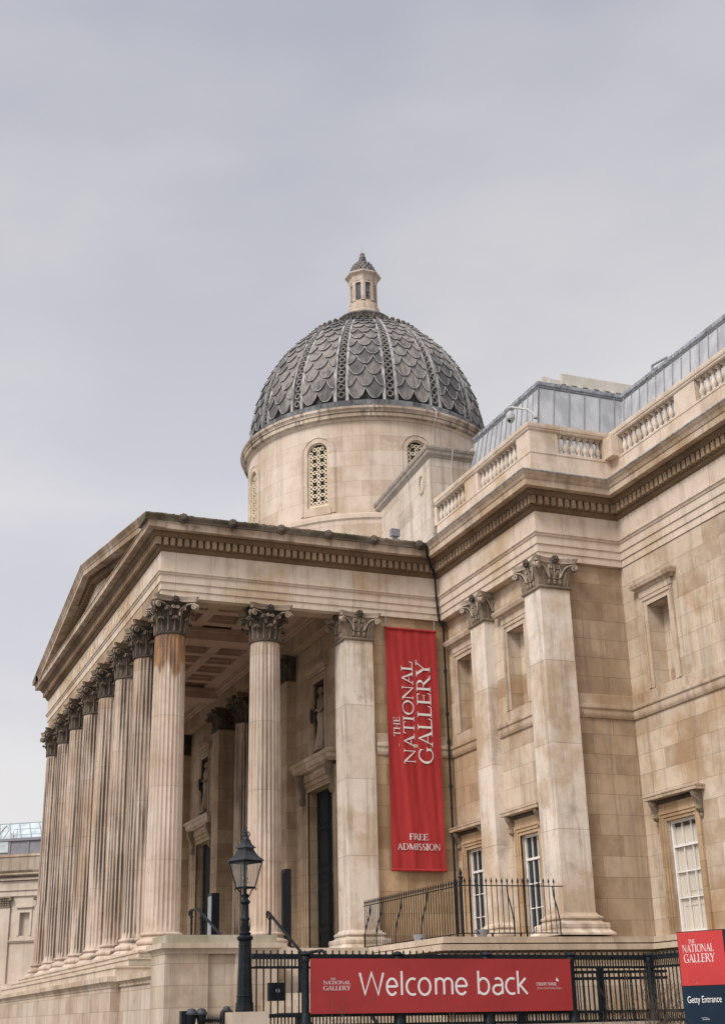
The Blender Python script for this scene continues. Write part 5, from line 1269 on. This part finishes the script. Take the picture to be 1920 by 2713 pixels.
# stubby posts and spear railing left of the lamp
def stub(y, label):
    p = empty('fence_post', (FX, y, GZ)); tag(p, label, 'post', 'domed fence posts left of the lamp')
    m = MB(); m.lathe([(.06, 0), (.06, 1.50), (.075, 1.52), (.09, 1.60), (.11, 1.69)], 12); m.build('shaft', IRON, p, 40)
    m = MB(); m.lathe([(.115, 1.692), (.118, 1.71), (.105, 1.735), (.095, 1.745), (.088, 1.77), (.06, 1.795), (.0, 1.805)], 16); m.build('cap', IRONG, p, 40)
stub(-3.335, 'leftmost of the two domed black fence posts'); stub(-3.14, 'right one of the two domed black fence posts, beside the spears')
p = empty('fence_post', (FX - .25, -2.56, GZ)); tag(p, 'low domed black post cap tucked behind the lamp pier', 'post', 'domed fence posts left of the lamp')
m = MB(); m.box(-.10, .10, -.10, .10, 0, 1.74); m.build('shaft', IRON, p); m = MB(); m.lathe([(.10, 1.742), (.10, 1.765), (.075, 1.775), (.07, 1.80), (.045, 1.83), (0, 1.84)], 16); m.build('cap', IRONG, p, 40)
p = empty('spear_railing', (FX, -2.9, GZ)); tag(p, 'row of black iron spear tips left of the lamp pier', 'railing')
m = MB()
for i in range(10):
    y = -.155 + i * .036; m.tube([(0, y, 0), (0, y, 1.50)], .010, 6); m.tube([(0, y, 1.50), (0, y, 1.57), (0, y, 1.72)], [.010, .020, .001], 6)
m.build('spears', IRON, p, 50); m = MB(); m.box(-.02, .02, -.2, .2, 1.42, 1.46); m.box(-.02, .02, -.2, .2, .2, .24); m.build('rail', IRON, p)
tag(MB().box(FX - .22, FX - .05, -3.52, -3.40, GZ, -2.34).build('control_cabinet', IRON), 'flat black iron cabinet left of the domed fence posts', 'cabinet')
# handrail seen low through the bars
handrail((14.6, -1.2, GZ), [(15.2, -1.85, -2.86), (14.9, -1.55, -2.62), (14.7, -1.2, -2.47), (14.7, -.9, -2.45), (14.7, -.2, -2.45)], [(14.7, -.5, -2.47, GZ)], 'low curved black handrail behind the fence under lock box')

# ------------------------------------------------------------------ bare shrubs
def shrub(loc, n, h, spread, label, seed):
    rnd = random.Random(seed); s = empty('bare_shrub', loc); tag(s, label, 'shrub', 'bare shrubs by the fence')
    m = MB()
    def twig(p, d, L, r, lev):
        pts = [p]; q = p.copy(); dd = d.copy()
        for i in range(4):
            dd = (dd + Vector((rnd.uniform(-.22, .22), rnd.uniform(-.22, .22), rnd.uniform(-.05, .12)))).normalized(); q = q + dd * L / 4; pts.append(q.copy())
        m.tube(pts, [r, r * .85, r * .7, r * .5, r * .25], 4)
        if lev < 3:
            for k in range(3 if lev else 4):
                i = rnd.randint(1, 4); nd = (dd + Vector((rnd.uniform(-.8, .8), rnd.uniform(-.8, .8), rnd.uniform(-.1, .6)))).normalized(); twig(pts[i], nd, L * rnd.uniform(.4, .65), r * .6, lev + 1)
    for i in range(n):
        twig(Vector((rnd.uniform(-.08, .08), rnd.uniform(-.15, .15) * spread, 0)), Vector((rnd.uniform(-.35, .35), rnd.uniform(-.6, .6) * spread, 1)).normalized(), h * rnd.uniform(.45, .75), .011, 0)
    m.build('branches', TWIG, s)
shrub((18.6, 6.35, GZ), 30, 2.15, 1.5, 'dense bare shrub in front of fence left of entrance sign', 3)
shrub((18.5, 5.2, GZ), 10, 1.75, 1.2, 'thin bare shrub below right end of red sign', 5)
shrub((17.6, 2.4, GZ), 4, 1.6, 1.5, 'few bare twigs under middle of red sign', 8)
shrub((17.4, -.9, GZ), 5, 1.65, 1.0, 'few bare twigs under left end of red sign', 11)

# ------------------------------------------------------------------ angled wing beyond the portico
WB = empty('gallery_wing', (-51.98, 1.07, GZ), None, math.atan2(.813, .582)); tag(WB, 'pale stone wing with glass roof beyond left end of portico', 'building')
o_ = -GZ
def wb(mb, name, mat, parent=None, sm=0): return mb.build(name, mat, parent or WB, sm)
S_WING = stone('wing ashlar', pale=(.56, .475, .40), tan=(.48, .39, .315), mode='plain', streak=.18, soot=.08)
m = MB(); wall_sheet(m, -14, 9, 0, 8.3 + o_, [(1.74, 2.46, 3.06 + o_, 4.54 + o_, .3)], lambda a, z, d: (a, d, z)); m.box(-14, 9, .9, 12, 0, 8.2 + o_); wb(m, 'wall', S_WING)
m = MB()
for x0_, x1_ in ((-.2, 1.03), (2.96, 4.0), (-4.3, -3.2)): m.box(x0_, x1_, -.16, .02, 0, 4.9 + o_)
wb(m, 'pilaster', S_WING)
def wcap(x0_, x1_):
    m = MB(); m.box(x0_ - .02, x1_ + .02, -.22, .02, 4.90 + o_, 4.98 + o_); m.box(x0_ - .14, x1_ + .14, -.36, .02, 5.49 + o_, 5.60 + o_)
    n = 7
    for r_ in range(3):
        for i in range(n):
            x = x0_ + (x1_ - x0_) * (i + .5) / n; m.ball((x, -.20 - .03 * r_, 5.07 + .15 * r_ + o_), (.085, .07, .09), 7, 5)
    for s in (x0_ - .06, x1_ + .06): m.ball((s, -.26, 5.40 + o_), (.14, .1, .11), 9, 6)
    wb(m, 'capital', S_CAPD, None, 50)
wcap(-.2, 1.03); wcap(2.96, 4.0)
m = MB()
def band(z0, z1, out, x0_=-14, x1_=9): m.box(x0_, x1_, -out, .02, z0 + o_, z1 + o_)
band(5.62, 5.98, .12); band(5.985, 6.06, .20); band(6.065, 6.60, .12); band(6.65, 6.79, .30, .25, 9); band(6.65, 6.79, .22, -14, .2); band(6.93, 6.99, .35)
band(2.64, 2.72, .10, 1.05, 2.95); band(2.725, 2.80, .16, 1.05, 2.95); band(2.805, 3.0, .05, 1.05, 2.95)
m.box(1.57, 1.735, -.06, .02, 3.06 + o_, 4.70 + o_); m.box(2.465, 2.63, -.06, .02, 3.06 + o_, 4.70 + o_); m.box(1.736, 2.464, -.06, .02, 4.545 + o_, 4.70 + o_); m.box(1.47, 2.73, -.16, .02, 4.86 + o_, 4.95 + o_)
wb(m, 'moulding', S_WING)
m = MB(); m.box(-14, 9, -.55, .05, 6.995 + o_, 7.12 + o_); wb(m, 'cornice', S_TRIM); m = MB(); m.box(-14, 9, -.58, .05, 7.123 + o_, 7.26 + o_); wb(m, 'sooty_cornice_top', S_LICH)
m = MB(); m.box(-14, 9, -.1, .02, 7.262 + o_, 8.22 + o_); wb(m, 'parapet', stone('parapet stone', pale=(.42, .35, .28), tan=(.34, .27, .21), mode='plain', soot=.25)); m = MB(); m.box(-14, 9, -.16, .1, 8.223 + o_, 8.37 + o_); wb(m, 'coping', S_TRIM)
m = MB(); m.box(-14, 9, .15, 11, 8.2 + o_, 9.45 + o_); m.box(-14, 9, .02, .1501, 9.30 + o_, 9.48 + o_)
for x in (-1.6, .55, 1.95, 3.35, 4.75): m.box(x - .07, x + .07, .10, .151, 8.38 + o_, 9.29 + o_)
wb(m, 'grey_attic', GREYP)
m = MB(); m.box(-.55, .45, .08, .149, 8.55 + o_, 9.28 + o_); fr_ = wb(m, 'attic_window', WHITEP)
m = MB(); m.box(-.50, .40, .06, .079, 8.94 + o_, 9.24 + o_); m.box(-.50, .40, .06, .079, 8.58 + o_, 8.90 + o_); wb(m, 'pane', G_ROOF, fr_)
m = MB(); m.add([(-14, .5, 9.46 + o_), (9, .5, 9.46 + o_), (9, 2.6, 10.85 + o_), (-14, 2.6, 10.85 + o_), (9, 5, 9.46 + o_), (-14, 5, 9.46 + o_)], [(0, 1, 2, 3), (3, 2, 4, 5), (1, 4, 2), (0, 3, 5)]); gr = wb(m, 'glass_roof', G_ROOF)
m = MB()
for i in range(-14, 12):
    x = .33 + i * .77; m.tube([(x + .1, .49, 9.48 + o_), (x - 1.25, 2.6, 10.87 + o_)], .035, 4)
m.tube([(-14, 2.6, 10.87 + o_), (9, 2.6, 10.87 + o_)], .035, 4); wb(m, 'glazing_bar', STEEL, gr)
m = MB(); m.tube([(-.6, .25, 9.6 + o_), (.10, .35, 10.42 + o_), (.75, .25, 9.6 + o_)], .06, 4); m.tube([(-.1, .3, 9.5 + o_), (.3, .3, 10.05 + o_)], .03, 4)
m.tube([(-.3, .3, 9.55 + o_), (-.1, .35, 10.2 + o_)], .02, 4); wb(m, 'gablet', CREAM, gr)
m = MB(); m.tube([(.72, .2, 9.5 + o_), (.74, .2, 10.05 + o_), (.85, .2, 10.10 + o_), (9, .2, 10.07 + o_)], .022, 5); m.tube([(.8, .2, 9.72 + o_), (9, .2, 9.72 + o_)], .02, 5)
for x in (1.0, 2.9, 4.8): m.tube([(x, .2, 9.45 + o_), (x, .2, 10.08 + o_)], .02, 5)
wb(m, 'safety_rail', GREYL, gr)
m = MB(); m.box(-14, 9, -1.2, .0, 0, .02 + o_); m.box(-14, 9, -1.5, -1.201, 0, -.28 + o_); wb(m, 'base_step', S_STEP)
